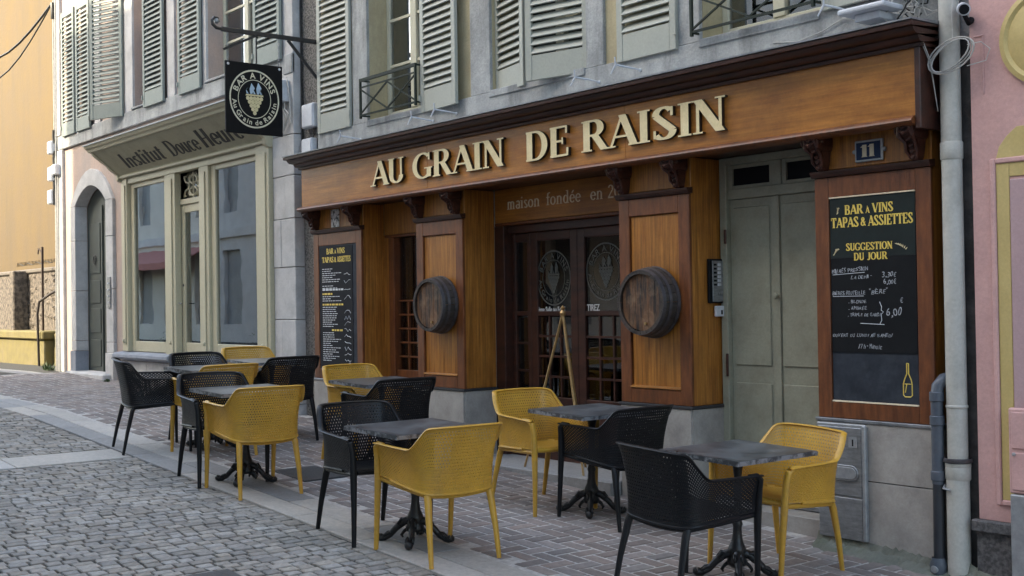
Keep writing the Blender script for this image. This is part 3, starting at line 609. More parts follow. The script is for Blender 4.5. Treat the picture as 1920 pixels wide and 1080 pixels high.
# recess with narrow window
bx('recess_lintel', wood_v, F, -10.02, -9.07, .265, .36, 2.245, 2.554); bx('recess_lintel_bead', mahog, F, -10.0, -9.07, .255, .30, 2.215, 2.244)
bx('window_post', mahog, F, -9.925, -9.83, .25, .35, .823, 2.214); bx('recess_side_panel', wood_v, F, -10.03, -9.927, .262, .36, .823, 2.243)
bx('window_rail', mahog, F, -9.83, -9.07, .27, .34, .823, .93)
bx('base_tile', tile, F, -10.01, -9.55, .25, .28, gz(-10)-.1, .80, bevel=.002); bx('base_tile', tile, F, -9.54, -9.075, .25, .28, gz(-10)-.1, .80, bevel=.002); bx('base_ledge', grout, F, -10.01, -9.07, .245, .33, .801, .821)
MB().box(-9.83, -9.07, .32, .326, .93, 2.214).build('window_pane', glassd, F)
for i in range(5): z = .93+.135*i+.0; bx('glazing_bar', mahog, F, -9.83, -9.07, .298, .318, z+.12, z+.137, bevel=.002)
for x in (-9.66, -9.48, -9.30): bx('glazing_bar', mahog, F, x-.009, x+.009, .295, .319, .93, 1.60, bevel=.002) if x < -9.4 or True else None
# entrance recess
bx('entrance_lintel', wood_h, F, -8.36, -6.41, .36, .43, 2.262, 2.554); bx('entrance_lintel_bead', mahog, F, -8.36, -6.41, .355, .45, 2.235, 2.261)
stroke_word('lettering', 'maison', -8.185, -7.735, 2.372, .105, .357, .003, tan_l, F, T=.13, each=False)
stroke_word('lettering', 'fondée', -7.66, -7.22, 2.372, .105, .357, .003, tan_l, F, T=.13, each=False)
stroke_word('lettering', 'en', -7.11, -6.955, 2.372, .105, .357, .003, tan_l, F, T=.13, each=False)
stroke_word('lettering', '20', -6.905, -6.76, 2.372, .105, .357, .003, tan_l, F, T=.13, each=False)
bx('door_frame', mahog_d, F, -8.375, -8.24, .362, .52, .20, 2.233); bx('door_frame', mahog_d, F, -8.24, -6.41, .41, .52, 2.165, 2.234)
bx('door_frame', mahog_d, F, -6.55, -6.41, .41, .52, .15, 2.164)
DY = .45
def glazed(x0, x1, z0, z1, zm, nx, nz, stile, bottom, name='door_leaf', left=True):
    f = MB(); f.box(x0, x0+stile, DY, DY+.045, z0, z1); f.box(x1-stile, x1, DY, DY+.045, z0, z1); f.box(x0+stile, x1-stile, DY+.001, DY+.044, z0, z0+bottom); f.box(x0+stile, x1-stile, DY+.001, DY+.044, z1-.075, z1); f.box(x0+stile, x1-stile, DY+.001, DY+.044, zm-.02, zm+.02)
    o = f.build(name, mahog_d, F, bevel=.004)
    def sub(n, mb, m): q = mb.build(n, m, F); q.parent = o; return q
    a, b = x0+stile, x1-stile
    sub('pane', MB().box(a, b, DY+.02, DY+.025, zm+.02, z1-.075), glassd)
    for i in range(nx):
        for j in range(nz):
            X0 = a+(b-a)*i/nx; Z0 = z0+bottom+(zm-.02-z0-bottom)*j/nz
            sub('pane', MB().box(X0+.008, X0+(b-a)/nx-.008, DY+.02, DY+.025, Z0+.008, Z0+(zm-.02-z0-bottom)/nz-.008), glassd)
    for i in range(1, nx): X0 = a+(b-a)*i/nx; sub('glazing_bar', MB().box(X0-.009, X0+.009, DY+.008, DY+.038, z0+bottom, zm-.02), mahog_d)
    for j in range(1, nz): Z0 = z0+bottom+(zm-.02-z0-bottom)*j/nz; sub('glazing_bar', MB().box(a, b, DY+.010, DY+.036, Z0-.009, Z0+.009), mahog_d)
    return o
glazed(-8.238, -7.99, .30, 2.163, 1.465, 1, 4, .045, .20, 'side_light')
d1 = glazed(-7.985, -7.385, .26, 2.163, 1.465, 3, 4, .085, .50); d2 = glazed(-7.380, -6.56, .26, 2.163, 1.465, 4, 4, .085, .50)
MB().box(-8.236, -6.56, .415, .449, .22, .40).build('kick_board', mahog_d, F, bevel=.004)
def emblem(cx, cz, r, y, m, parent, name='etched_logo', xf=None, top='BAR A VINS', bot='Au Grain de Raisin', m2=None, m3=None, sc=.75, faces=1):
    """ring with lettering round it and a bunch of grapes in the middle; built in the x-z plane"""
    mb = MB()
    def ring(r0, r1, n=56):
        b = len(mb.v)
        for i in range(n):
            a = 2*math.pi*i/n
            for rr in (r0, r1): mb.v.append((cx+rr*math.cos(a)*sc, y, cz+rr*math.sin(a)))
        for i in range(n): j = (i+1) % n; mb.f.append((b+2*i, b+2*j, b+2*j+1, b+2*i+1)); mb.mi.append(0); mb.a.append(0.)
    ring(r*.945, r); ring(r*.64, r*.665)
    def around(txt, a_mid, span, rr, h, inward):
        n = len(txt)
        ws = [(.45 if ch in ' ' else .5 if ch in 'iIl' else .9) for ch in txt]; tot = sum(ws); acc = 0
        for ch, wv in zip(txt, ws):
            fr = (acc+wv/2)/tot; acc += wv
            a = a_mid+span/2-span*fr if not inward else a_mid-span/2+span*fr
            if ch == ' ': continue
            v, f, x0, x1 = fontmesh(ch, bold=.02); k = h/.7; th = R(a)-math.pi/2 if not inward else R(a)+math.pi/2
            ct, s_t = math.cos(th), math.sin(th)
            ox, oz = rr*math.cos(R(a)), rr*math.sin(R(a))
            out = []
            for p in v:
                u = (p[0]-(x0+x1)/2)*k*1.1; q = (p[1]-.35)*k
                out.append((cx+(ox+u*ct-q*s_t)*sc, y-p[2]*.05, cz+oz+u*s_t+q*ct))
            mb.add(out, f)
    around(top, 90, 150, r*.805, r*.20, False); around(bot, 270, 172, r*.805, r*.17, True)
    o = []
    fill = [mb]
    g = MB() if m2 else mb
    # grape cluster: stepped triangle
    for j, nb in enumerate((5, 4, 3, 2, 1)):
        zz = cz+r*.02-j*r*.125
        for i in range(nb):
            xx = cx+(i-(nb-1)/2)*r*.135*sc
            g.add([(xx+math.cos(q*math.pi/4)*r*.075*sc, y-.0005, zz+math.sin(q*math.pi/4)*r*.075) for q in range(8)], [tuple(range(8))])
    g.add([(cx-r*.36*sc, y-.0008, cz+r*.10), (cx+r*.36*sc, y-.0008, cz+r*.10), (cx+r*.34*sc, y-.0008, cz+r*.155), (cx-r*.34*sc, y-.0008, cz+r*.155)], [(0, 1, 2, 3)])
    for k_, (dx, hh) in enumerate(((-.28, .30), (-.14, .42), (0, .34), (.13, .46), (.27, .28))):
        s2 = MB() if m3 else mb
        if m3 and k_ == 0: g3 = MB()
        tgt = g3 if m3 else mb
        tgt.add([(cx+(dx-.035)*r*sc, y-.0009, cz+r*.17), (cx+(dx+.045)*r*sc, y-.0009, cz+r*.17), (cx+(dx+.10*(1 if k_ % 2 else -1)+.05)*r*sc, y-.0009, cz+r*(.12+hh*.6)), (cx+(dx+.02)*r*sc, y-.0009, cz+r*(.12+hh)), (cx+(dx-.06)*r*sc, y-.0009, cz+r*(.12+hh*.5))], [(0, 1, 2, 3, 4)])
    for q, mm, nm in ((mb, m, name), (g if m2 else None, m2, 'grape_emblem'), (g3 if m3 else None, m3, 'leaf_emblem')):
        if q is None: continue
        if xf: q.v = [xf(v) for v in q.v]
        q.build(nm, mm, parent)
etch = mat('frosted_etching', (.10, .105, .10), (.07, .075, .07), .7, 30)
emblem(-7.70, 1.765, .235, DY+.017, etch, F, sc=.93); emblem(-7.055, 1.80, .235, DY+.017, etch, F, sc=1.0)
font_line('lettering', 'Deuxième Salle au Fond', -8.02, 1.478, .045, DY+.016, wht_t, F, width=.46, bold=.012)
font_line('lettering', 'TIREZ', -7.285, 1.487, .052, DY+.016, wht_t, F, width=.15, bold=.012)
# green double door
gd = thing('house_door', (-5.18, .33, .1), 'sage green painted double door with two small black fanlights', 'door')
GY = .34
bx('door_frame', sage, gd, -5.706, -5.645, GY-.03, GY+.06, .10, 2.552); bx('door_frame', sage, gd, -5.645, -4.66, GY-.03, GY+.06, 2.50, 2.552); bx('transom_rail', sage, gd, -5.645, -4.66, GY-.012, GY+.05, 2.26, 2.33)
bx('fanlight_post', sage, gd, -5.245, -5.175, GY-.010, GY+.05, 2.331, 2.499)
for a, b in ((-5.645, -5.246), (-5.174, -4.66)):
    q = MB(); q.box(a, a+.035, GY, GY+.04, 2.331, 2.499); q.box(b-.035, b, GY, GY+.04, 2.331, 2.499); q.box(a+.035, b-.035, GY+.001, GY+.04, 2.331, 2.355); q.box(a+.035, b-.035, GY+.001, GY+.04, 2.475, 2.499); q.build('fanlight_frame', sage, gd, bevel=.002)
    MB().box(a+.035, b-.035, GY+.018, GY+.022, 2.355, 2.475).build('pane', blackb, gd)
for a, b in ((-5.643, -5.231), (-5.227, -4.66)):
    lf = MB().box(a, b, GY+.012, GY+.05, .20, 2.258).build('door_leaf', sage, gd, bevel=.003)
    for z0, z1 in ((.28, .98), (1.10, 2.20)):
        p = MB().box(a+.035, b-.06, GY+.002, GY+.0115, z0, z1).build('raised_panel', sage, gd, bevel=.006); p.parent = lf
bx('cover_strip', sage, gd, -5.262, -5.202, GY-.006, GY+.011, .20, 2.258)
MB().lathe([(0, -.045), (.018, -.042), (.022, -.03), (.014, -.015), (.01, 0)], (-5.215, GY-.006, 1.58), 12, 'y').build('door_knob', sage, gd, smooth=True)
bx('strip_of_lead', zinc, gd, -5.70, -4.655, GY-.06, GY+.05, .165, .198)
bx('door_step', tile, gd, -5.70, -4.66, .10, .45, gz(-5.7)-.1, .160)
bx('hinge', carved, gd, -5.66, -5.64, GY-.045, GY-.031, 1.02, 1.18); bx('hinge', carved, gd, -5.66, -5.64, GY-.045, GY-.031, 1.95, 2.05)
# granite threshold of the bar
th = MB().box(-8.35, -6.42, -.11, .46, gz(-8.35)-.3, gz(-7.4)+.05); tag(th.build('entrance_step', slabd, None, bevel=.01), 'worn grey granite step in front of the bar entrance', 'step')
# interior of the bar
I = thing('bar_interior', (-7.4, 2.5, gz(-7.4)), 'dim room seen through the glazed bar doors', 'room')
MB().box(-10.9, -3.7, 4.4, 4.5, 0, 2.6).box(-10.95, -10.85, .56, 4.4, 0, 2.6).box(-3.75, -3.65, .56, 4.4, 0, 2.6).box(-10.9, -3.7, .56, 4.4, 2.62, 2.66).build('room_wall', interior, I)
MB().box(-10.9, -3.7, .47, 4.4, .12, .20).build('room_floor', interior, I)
yb_ = mat('yellow_crate_paint', (.42, .31, .05), rough=.6)
for a, z, cl in ((-7.95, 1.2, 'middle yellow crate of the centre row behind the bar door glass'), (-7.55, 1.2, 'rightmost yellow crate of the centre row behind the bar door glass'), (-8.35, 1.2, 'leftmost yellow crate of the centre row behind the bar door glass'), (-7.9, 1.42, 'left yellow crate of the top row behind the bar door glass'), (-7.5, 1.42, 'right yellow crate of the top row behind the bar door glass'), (-8.6, .9, 'left yellow crate of the bottom row behind the bar door glass'), (-8.2, .9, 'right yellow crate of the bottom row behind the bar door glass')):
    tag(MB().box(a, a+.36, 1.6, 1.9, z-.2, z).build('wine_crate', yb_, None, bevel=.01), cl, 'crate', 'yellow crates behind the bar door')
rk = thing('crate_rack', (-8.0, 1.7, .2), 'dark shelf rack behind the bar door glass', 'shelf')
for z in (.66, .96, 1.19): MB().box(-9.3, -7.1, 1.55, 1.95, z-.22+.0, z-.2).build('shelf', mahog_d, rk)
for x in (-9.3, -8.2, -7.12): MB().box(x, x+.03, 1.55, 1.95, .2, 1.5).build('upright', mahog_d, rk)
ct = MB()
ct.lathe([(.09, 0), (.10, .2), (.085, .6), (.12, 1.05), (.05, 1.2)], (-8.20, .62, .95), 14); tag(ct.build('hanging_shirt', curtain, None, smooth=True), 'white cloth hanging behind the narrow side light of the bar door', 'cloth')
for n, z in enumerate((.98, 1.12)): tag(MB().box(-8.19, -8.06, .50, .503, z, z+.09).build('notice_card', white_p, None), ['small white notice low behind the side light, lower of two', 'small white notice low behind the side light, upper of two'][n], 'notice', 'cards in the side light')
for n in range(5):
    a = -9.72+n*.10; g = MB(); g.lathe([(.0, 0), (.028, .002), (.006, .01), (.005, .07), (.03, .10), (.034, .14), (.027, .18)], (a, .42, 1.50), 10)
    tag(g.build('wine_glass', glass, None, smooth=True), 'clear wine glass on the shelf inside the narrow bar window, '+['leftmost', 'second from left', 'middle', 'fourth from left', 'rightmost'][n], 'glass', 'wine glasses in the narrow window')
for z in (1.48, 1.20, .96): tag(MB().box(-9.82, -9.0, .36, .52, z-.015, z).build('glass_shelf', mahog_d, None), {1.48: 'dark shelf carrying glasses, topmost inside the narrow window', 1.20: 'dark shelf, middle one inside the narrow window', .96: 'dark shelf, lowest one inside the narrow window'}[z], 'shelf', 'shelves in the narrow window')
for n in range(6):
    a = -9.72+n*.11; g = MB(); g.lathe([(.0, 0), (.034, .002), (.034, .12), (.012, .17), (.012, .22)], (a, .44, 1.20 if n % 2 else .96), 10)
    tag(g.build('bottle', glassmat('bottle_glass', (.25, .32, .25)) if n == 0 else MATS['bottle_glass'], None, smooth=True), 'dark glass bottle inside the narrow bar window, '+['left of three on the lower shelf', 'left of three on the middle shelf', 'centre of three on the lower shelf', 'centre of three on the middle shelf', 'right of three on the lower shelf', 'right of three on the middle shelf'][n], 'bottle', 'bottles in the narrow window')
# ------------------------------------------------------------------ menu boards
rb = thing('menu_board', (-4.25, 0, .93), 'large black board with yellow BAR À VINS heading and chalk prices', 'menu board')
MB().box(-4.545, -3.950, .010, .028, .925, 2.172).build('board_panel', slateb, rb, bevel=.002)
MB().box(-4.543, -3.952, .006, .0098, 1.80, 2.165).build('header_sheet', boardtop, rb); MB().box(-4.543, -3.952, .006, .0098, 1.225, 1.798).build('chalk_sheet', blackb, rb)
bx('bead', tan_l, rb, -4.545, -3.95, .0, .012, .923, .932, bevel=.001); bx('bead', tan_l, rb, -4.545, -3.95, .0, .012, 2.166, 2.174, bevel=.001)
BY = .0055
for txt, a, b, z, h in (('BAR', -4.435, -4.302, 2.062, .056), ('À', -4.285, -4.258, 2.062, .036), ('VINS', -4.238, -4.095, 2.062, .056), ('TAPAS', -4.535, -4.335, 1.985, .060), ('&', -4.320, -4.285, 1.988, .05), ('ASSIETTES', -4.268, -3.965, 1.985, .060), ('SUGGESTION', -4.430, -4.105, 1.842, .044), ('DU', -4.375, -4.300, 1.782, .044), ('JOUR', -4.280, -4.140, 1.782, .044)):
    stroke_word('lettering', txt, a, b, z, h, BY, .003, yel_t, rb, T=.22, t=.10, each=False)
lf = MB()
for cx, cz, s in ((-4.50, 1.835, 1), (-4.045, 1.85, -1), (-4.482, 2.085, .5)):
    for q in range(7):
        a = R(40+q*22); l = .022; px, pz = cx+s*(q-3)*.008, cz+(q-3)*.006
        lf.add([(px, BY, pz), (px+l*.4*math.cos(a+.5), BY, pz+l*.4*math.sin(a+.5)), (px+l*math.cos(a), BY, pz+l*math.sin(a)), (px+l*.4*math.cos(a-.5), BY, pz+l*.4*math.sin(a-.5))], [(0, 1, 2, 3)])
lf.build('leaf_drawing', gold_l, rb)
rc = random.Random(21); chalk_m = mat('chalk', (.55, .57, .60), (.22, .23, .25), .8, 90)
def chalk(txt, x0, z, h, width, rot=0, bold=.0):
    ws = [(.5 if ch in ' .,-"' else .55 if ch in 'iIl' else 1.) for ch in txt]; k = width/sum(ws); x = x0; mb = MB()
    for ch, wv in zip(txt, ws):
        if ch != ' ':
            hh = h*rc.uniform(.78, 1.02)*(.3 if ch in '.,-' else 1)
            font_line('', ch, x+k*.06, z+rc.uniform(-.08, .10)*h+(x-x0)*rot+(h*.35 if ch in '-"' else 0), hh if ch not in '.,-"' else h*.9, BY, None, None, width=k*wv*rc.uniform(.72, .9), shear=rc.choice((.0, .15, .3)), rot=rc.uniform(-.10, .12), mb=mb, bold=-.004)
        x += k*wv
    mb.build('chalk_lettering', chalk_m, rb)
chalk('BIÈRES PRESSION', -4.535, 1.705, .028, .26, .06); chalk('LA DEMI -', -4.40, 1.668, .022, .15, .02); chalk('3,30€', -4.18, 1.675, .034, .10, .02); chalk('6,00€', -4.17, 1.633, .03, .09)
chalk('BIÈRES BOUTEILLE', -4.535, 1.575, .026, .24, .0); chalk('"BÈRE"', -4.27, 1.575, .028, .13, .03)
chalk('. BLONDE', -4.42, 1.522, .022, .13); chalk('. AMBRÉE', -4.42, 1.484, .022, .135); chalk('. TRIPLE DE GARDE', -4.425, 1.444, .022, .24, .0); chalk('6,00', -4.155, 1.448, .055, .11, -.04); chalk('€', -4.06, 1.52, .03, .022)
chalk('OUVERT DU LUNDI AU SAMEDI', -4.535, 1.318, .022, .42, .01); chalk('17h - Minuit', -4.355, 1.25, .03, .17, .0)
q = MB(); q.tube([(-4.20, BY, 1.53), (-4.187, BY, 1.50), (-4.19, BY, 1.48), (-4.175, BY, 1.47), (-4.19, BY, 1.455), (-4.187, BY, 1.42), (-4.20, BY, 1.40)], .0022, 4); q.tube([(-4.335, BY, 1.402), (-4.17, BY, 1.395)], .002, 4); q.tube([(-4.53, BY, 1.698), (-4.30, BY, 1.708)], .0018, 4); q.tube([(-4.53, BY, 1.566), (-4.31, BY, 1.566)], .0018, 4); q.build('chalk_line', wht_t, rb)
q = MB(); q.tube([(x, .009, z) for x, z in ((-4.028, 1.17), (-4.016, 1.17), (-4.016, 1.11), (-4.0, 1.075), (-3.994, 1.05), (-3.994, .985), (-4.006, .975), (-4.04, .975), (-4.052, .985), (-4.052, 1.05), (-4.044, 1.075), (-4.028, 1.11), (-4.028, 1.17))], .0035, 5); q.tube([(-4.045, .009, 1.05), (-4.0, .009, 1.05)], .002, 4); q.tube([(-4.04, .009, 1.0), (-4.03, .009, 1.05)], .003, 4); q.build('bottle_drawing', yel_t, rb)
lb = thing('menu_board', (-10.5, 0, .95), 'tall narrow dark menu board beside the rough wall strip, behind the chairs', 'menu board')
MB().box(-10.858, -10.125, .008, .028, .925, 2.172).build('board_panel', slateb, lb, bevel=.002); MB().box(-10.84, -10.20, .004, .0078, .94, 2.16).build('menu_sheet', mat('dark_menu_sheet', (.010, .011, .016), (.007, .008, .012), .7, 4, spec=.2), lb)
BZ = .0035
for txt, a, b, z, h in (('BAR', -10.70, -10.56, 2.085, .055), ('À', -10.545, -10.51, 2.085, .035), ('VINS', -10.49, -10.34, 2.085, .055), ('TAPAS', -10.79, -10.56, 2.0, .055), ('&', -10.545, -10.51, 2.0, .05), ('ASSIETTES', -10.49, -10.23, 2.0, .055)):
    stroke_word('lettering', txt, a, b, z, h, BZ, .003, yel_t, lb, T=.22, t=.10, each=False)
q = MB(); qy = MB()
z = 1.93
r2 = random.Random(3)
for k_ in range(44):
    t = qy if k_ in (12, 17, 29) else q
    wd = r2.uniform(.14, .34) if k_ not in (10, 17) else .40; hh = .007 if k_ not in (10, 12, 17, 29) else .018
    x = -10.79+(.18 if k_ == 29 else 0)
    if k_ not in (7, 11, 16, 28): 
        a = x
        while a < x+wd: l = r2.uniform(.02, .06); t.box(a, a+l, BZ, BZ+.002, z, z+hh); a += l+.012
    z -= .0215
q.build('small_print', wht_t, lb, kind='stuff'); qy.build('small_print', yel_t, lb, kind='stuff')
q = MB()
for zz in [1.88, 1.80, 1.72, 1.64, 1.50, 1.44, 1.38, 1.32, 1.26, 1.18, 1.13, 1.08, 1.02, .98]:
    q.tube([(-10.36+.03*i+r2.uniform(-.004, .004), BZ, zz+r2.uniform(-.02, .025)) for i in range(5)], .0028, 4)
q.build('chalk_line', wht_t, lb)
# stained glass-like poster on left frieze
tag(MB().box(-10.60, -10.445, .004, .0115, 2.35, 2.53).box(-10.59, -10.455, .002, .004, 2.36, 2.40).build('poster', mat('black_white_poster', (.66, .64, .62), (.03, .03, .03), .5, 3, (14, 1, 6), contrast=(.44, .5)), None), 'small black and white poster high on the wood above the narrow menu board', 'poster')
# number plate
pl = thing('house_number_plate', (-4.25, 0, 2.43), 'blue enamel house number plate reading 11 above the large board', 'number plate')
MB().box(-4.346, -4.152, -.006, .010, 2.368, 2.497).build('plate_frame', alu, pl, bevel=.004); MB().box(-4.333, -4.165, -.010, -.006, 2.381, 2.484).build('plate', blue_e, pl, bevel=.003)
stroke_word('digit', '11', -4.300, -4.198, 2.396, .073, -.0125, .003, white_e, pl, T=.26, t=.10)
for sx in (-4.352, -4.146): MB().lathe([(.0, -.01), (.012, -.006), (.014, .01)], (sx, 0, 2.433), 8, 'y').build('plate_lug', alu, pl)
# ------------------------------------------------------------------ barrels
def barrel(cx, cz, label):
    t = thing('half_barrel', (cx, 0, cz-.245), label, 'barrel', 'half barrels fixed on the pilasters')
    y0, y1 = -.155, -.002
    def rr(y): return .252-.028*((y1-y)/(y1-y0))**1.4
    N = 24
    for k in range(N):
        mb = MB(); a0 = 2*math.pi*k/N+.008; a1 = 2*math.pi*(k+1)/N-.008; jit = rnd.uniform(-.0015, .0015); vs = []
        ys = [y0, y0+.05, y0+.10, y1]
        for y in ys:
            for a in (a0, (a0+a1)/2, a1):
                for r in (rr(y)+jit, rr(y)-.022): vs.append((cx+r*math.cos(a), y, cz+r*math.sin(a)))
        fs = []
        for i in range(3):
            for j in range(2): b = i*6+j*2; fs += [(b, b+2, b+8, b+6), (b+1, b+7, b+9, b+3)]
            fs += [(i*6, i*6+6, i*6+7, i*6+1), (i*6+4, i*6+5, i*6+11, i*6+10)]
        fs += [(0, 1, 3, 2), (2, 3, 5, 4)]
        mb.add(vs, fs); mb.build('stave', stave, t)
    for j in range(6):
        a, b = -.19+.38*j/6, -.19+.38*(j+1)/6; r = .200; mb = MB(); n = 6
        top = [(x, math.sqrt(max(0, r*r-x*x))) for x in [a+.0015+(b-a-.003)*i/n for i in range(n+1)]]
        top = [(cx+x, cz+z) for x, z in top]; bot = [(x, 2*cz-z) for x, z in reversed(top)]
        mb.prism(top+bot, y0+.018, y0+.035); mb.build('head_board', head, t)
    for (y, wd) in ((y0+.012, .026), (y0+.062, .022), (y0+.128, .022)):
        mb = MB(); n = 40; b = 0
        for i in range(n):
            a = 2*math.pi*i/n
            for yy, dr in ((y-wd/2, .0), (y-wd/2, .004), (y+wd/2, .0045), (y+wd/2, 0)): r = rr(yy)+dr+.0015; mb.v.append((cx+r*math.cos(a), yy, cz+r*math.sin(a)))
        for i in range(n):
            j = (i+1) % n
            for q in range(4): mb.f.append((4*i+q, 4*i+(q+1) % 4, 4*j+(q+1) % 4, 4*j+q)); mb.mi.append(0); mb.a.append(0.)
        mb.build('hoop', hoop, t, smooth=True)
    MB().lathe([(0, y0+.006), (.012, y0+.007), (.012, y0+.018)], (cx+.04, 0, cz-.15), 10, 'y').build('bung', brass, t)
barrel(-6.045, 1.548, 'dark half barrel on the wooden panel between bar doors and green door')
barrel(-8.675, 1.553, 'dark half barrel on the wooden panel left of the bar doors')
# intercom on the return of the pilaster beside the green door (faces the door)
it = thing('intercom', (-5.70, .2, 1.45), 'silver intercom panel with black surround beside the green door', 'intercom')
MB().box(-5.712, -5.690, .175, .335, 1.535, 1.845).build('surround', blackb, it, bevel=.003); MB().box(-5.694, -5.684, .205, .333, 1.545, 1.832).build('face_plate', steel, it, bevel=.002)
for i in range(6): MB().box(-5.686, -5.679, .255, .285, 1.795-.028*i, 1.813-.028*i).build('button', white_p, it); MB().box(-5.6835, -5.6825, .215, .245, 1.797-.028*i, 1.811-.028*i).build('name_card', blackb, it)
MB().lathe([(0, -.0), (.012, .0), (.012, .004)], (-5.686, .27, 1.60), 10, 'x').build('speaker', blackb, it)
MB().box(-5.70, -5.680, .23, .335, 1.44, 1.515).build('key_safe', white_p, it, bevel=.004); MB().box(-5.681, -5.677, .28, .295, 1.455, 1.485).build('keyhole', blackb, it)
# steel meter cabinet door on the tiled base
gc = thing('meter_cabinet', (-4.49, -.02, .2), 'scuffed grey metal meter cabinet with oval embossed plate under the board', 'cabinet')
bx('cabinet_frame', alu, gc, -4.645, -4.29, -.030, -.013, .245, .795, bevel=.006); bx('cabinet_door', steel, gc, -4.633, -4.318, -.038, -.0305, .36, .775, bevel=.006); bx('lower_panel', steel, gc, -4.633, -4.318, -.036, -.0305, .10, .35, bevel=.004)
bx('side_profile', alu, gc, -4.312, -4.285, -.045, -.013, .10, .79, bevel=.006)
ov = MB(); pts = arc(-4.385, .50, .048, -90, 90, 8)+arc(-4.54, .50, .048, 90, 270, 8); ov.prism(pts, -.046, -.0385); ov.build('oval_plate', steel, gc, bevel=.003)
pts2 = arc(-4.385, .50, .036, -90, 90, 8)+arc(-4.54, .50, .036, 90, 270, 8); MB().prism(pts2, -.050, -.0465).build('oval_centre', alu, gc, bevel=.002)
MB().box(-4.405, -4.345, -.041, -.0385, .655, .72).build('warning_label', alu, gc); MB().box(-4.38, -4.37, -.042, -.0412, .665, .705).build('warning_mark', blackb, gc)
# ------------------------------------------------------------------ gap, pipes and cables at the right
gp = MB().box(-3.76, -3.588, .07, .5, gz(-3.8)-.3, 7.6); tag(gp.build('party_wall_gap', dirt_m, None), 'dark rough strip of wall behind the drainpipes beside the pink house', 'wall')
pw = thing('drainpipe', (-3.715, -.02, gz(-3.7)), 'off-white round drainpipe with cast collars beside the pink house', 'drainpipe')
px_, py_ = -3.705, -.005
MB().tube([(px_, py_, .62), (px_, py_, 7.5)], .056, 20).build('pipe', pvcw, pw, smooth=True); MB().tube([(px_, py_-.005, gz(px_)-.05), (px_, py_-.005, .60)], .063, 20).build('lower_pipe', pvcw, pw, smooth=True)
for z, r, h in ((2.32, .062, .10), (.93, .061, .02), (.60, .070, .03), (.53, .069, .09)): MB().lathe([(r-.004, 0), (r, .006), (r, h-.006), (r-.004, h)], (px_, py_, z), 20).build('collar', pvcw, pw, smooth=True)
MB().lathe([(.070, 0), (.080, .006), (.080, .022), (.070, .028)], (px_, py_, .625), 20).build('clamp_ring', hoop, pw, smooth=True)
MB().tube([(px_-.07, -.02, .50), (px_-.05, -.075, .485), (px_, -.088, .48)], .007, 6).build('clamp_bolt', alu, pw)
pg_ = thing('drainpipe', (-3.80, -.04, gz(-3.8)), 'slim slate grey downpipe with an elbow, left of the white drainpipe', 'drainpipe')
MB().tube([(-3.74, .10, 1.10), (-3.755, .06, 1.10), (-3.79, -.0, 1.085), (-3.805, -.03, 1.05), (-3.808, -.04, .99)], .036, 14).build('elbow', pvcg, pg_, smooth=True)
MB().tube([(-3.808, -.04, .99), (-3.808, -.04, .50)], .034, 16).build('pipe', pvcg, pg_, smooth=True); MB().tube([(-3.808, -.04, .50), (-3.808, -.045, gz(-3.8)+.08)], .031, 16).build('lower_pipe', mat('dark_grey_pipe', (.03, .034, .042), rough=.4), pg_, smooth=True)
for z in (.965, .83, .52): MB().lathe([(.036, 0), (.041, .004), (.041, .05), (.036, .055)], (-3.808, -.04, z), 16).build('collar', pvcg, pg_, smooth=True)
MB().lathe([(.033, 0), (.045, .02), (.048, .06), (.036, .10)], (-3.808, -.055, gz(-3.8)+.0), 16).build('foot', pvcg, pg_, smooth=True); MB().lathe([(0, -.052), (.02, -.05), (.024, -.04), (.024, 0)], (-3.808, -.055, gz(-3.8)+.04), 12, 'y').build('drain_cap', alu, pg_, smooth=True)
tag(MB().box(-3.79, -3.755, .02, .10, 1.12, 7.5).build('cable_duct', mat('blue_grey_duct', (.10, .115, .15), rough=.5), None, bevel=.004), 'narrow blue-grey cable duct running up beside the carved corner', 'duct')
cc = MB()
for k_, (rx, rz, ty) in enumerate(((.135, .085, .25), (.125, .078, .32), (.14, .09, .2), (.115, .070, .36))):
    cc.tube([(-3.645+rx*math.cos(q*.314), -.085-.006*k_, 2.885+rz*math.sin(q*.314)+ty*rx*math.cos(q*.314)) for q in range(21)], .0042, 6, cap=False)
cc.tube([(-3.55, -.09, 2.93), (-3.49, -.05, 2.94), (-3.455, -.02, 2.90), (-3.48, -.02, 2.84), (-3.57, -.06, 2.82)], .003, 6); cc.tube([(-3.64, -.08, 2.96), (-3.645, -.075, 3.1), (-3.64, -.06, 3.4)], .003, 5)
tag(cc.build('cable_coil', cable, None, smooth=True), 'loose coil of pale cable hooked round the white drainpipe', 'cable coil')
sc = thing('security_camera', (-3.58, .0, 3.05), 'small silver bullet security camera beside the drainpipe', 'camera')
MB().tube([(-3.60, -.04, 3.145), (-3.515, -.17, 3.105)], .034, 20).build('body', white_p, sc, smooth=True); MB().lathe([(.026, 0), (.035, .002), (.037, .03), (.034, .03)], (0, 0, 0), 20).build('shade_ring', alu, sc) if False else None; MB().tube([(-3.5148, -.1705, 3.1048), (-3.512, -.174, 3.1035)], .027, 18).build('lens', blackb, sc, smooth=True); MB().tube([(-3.56, -.09, 3.09), (-3.57, -.03, 3.06), (-3.575, .0, 3.08)], [.012, .016, .022], 8).build('mount', blackb, sc, smooth=True)
fl = thing('floodlight', (-4.05, -.05, 3.2), 'slim white floodlight lying on the wooden cornice at the top right', 'lamp')
MB().box(-4.30, -3.98, -.22, -.02, 3.215, 3.25).build('housing', white_p, fl, bevel=.012, seg=2); MB().box(-4.22, -4.05, -.16, .07, 3.17, 3.214).build('mount', white_p, fl, bevel=.004)
cb = MB(); r3 = random.Random(5)
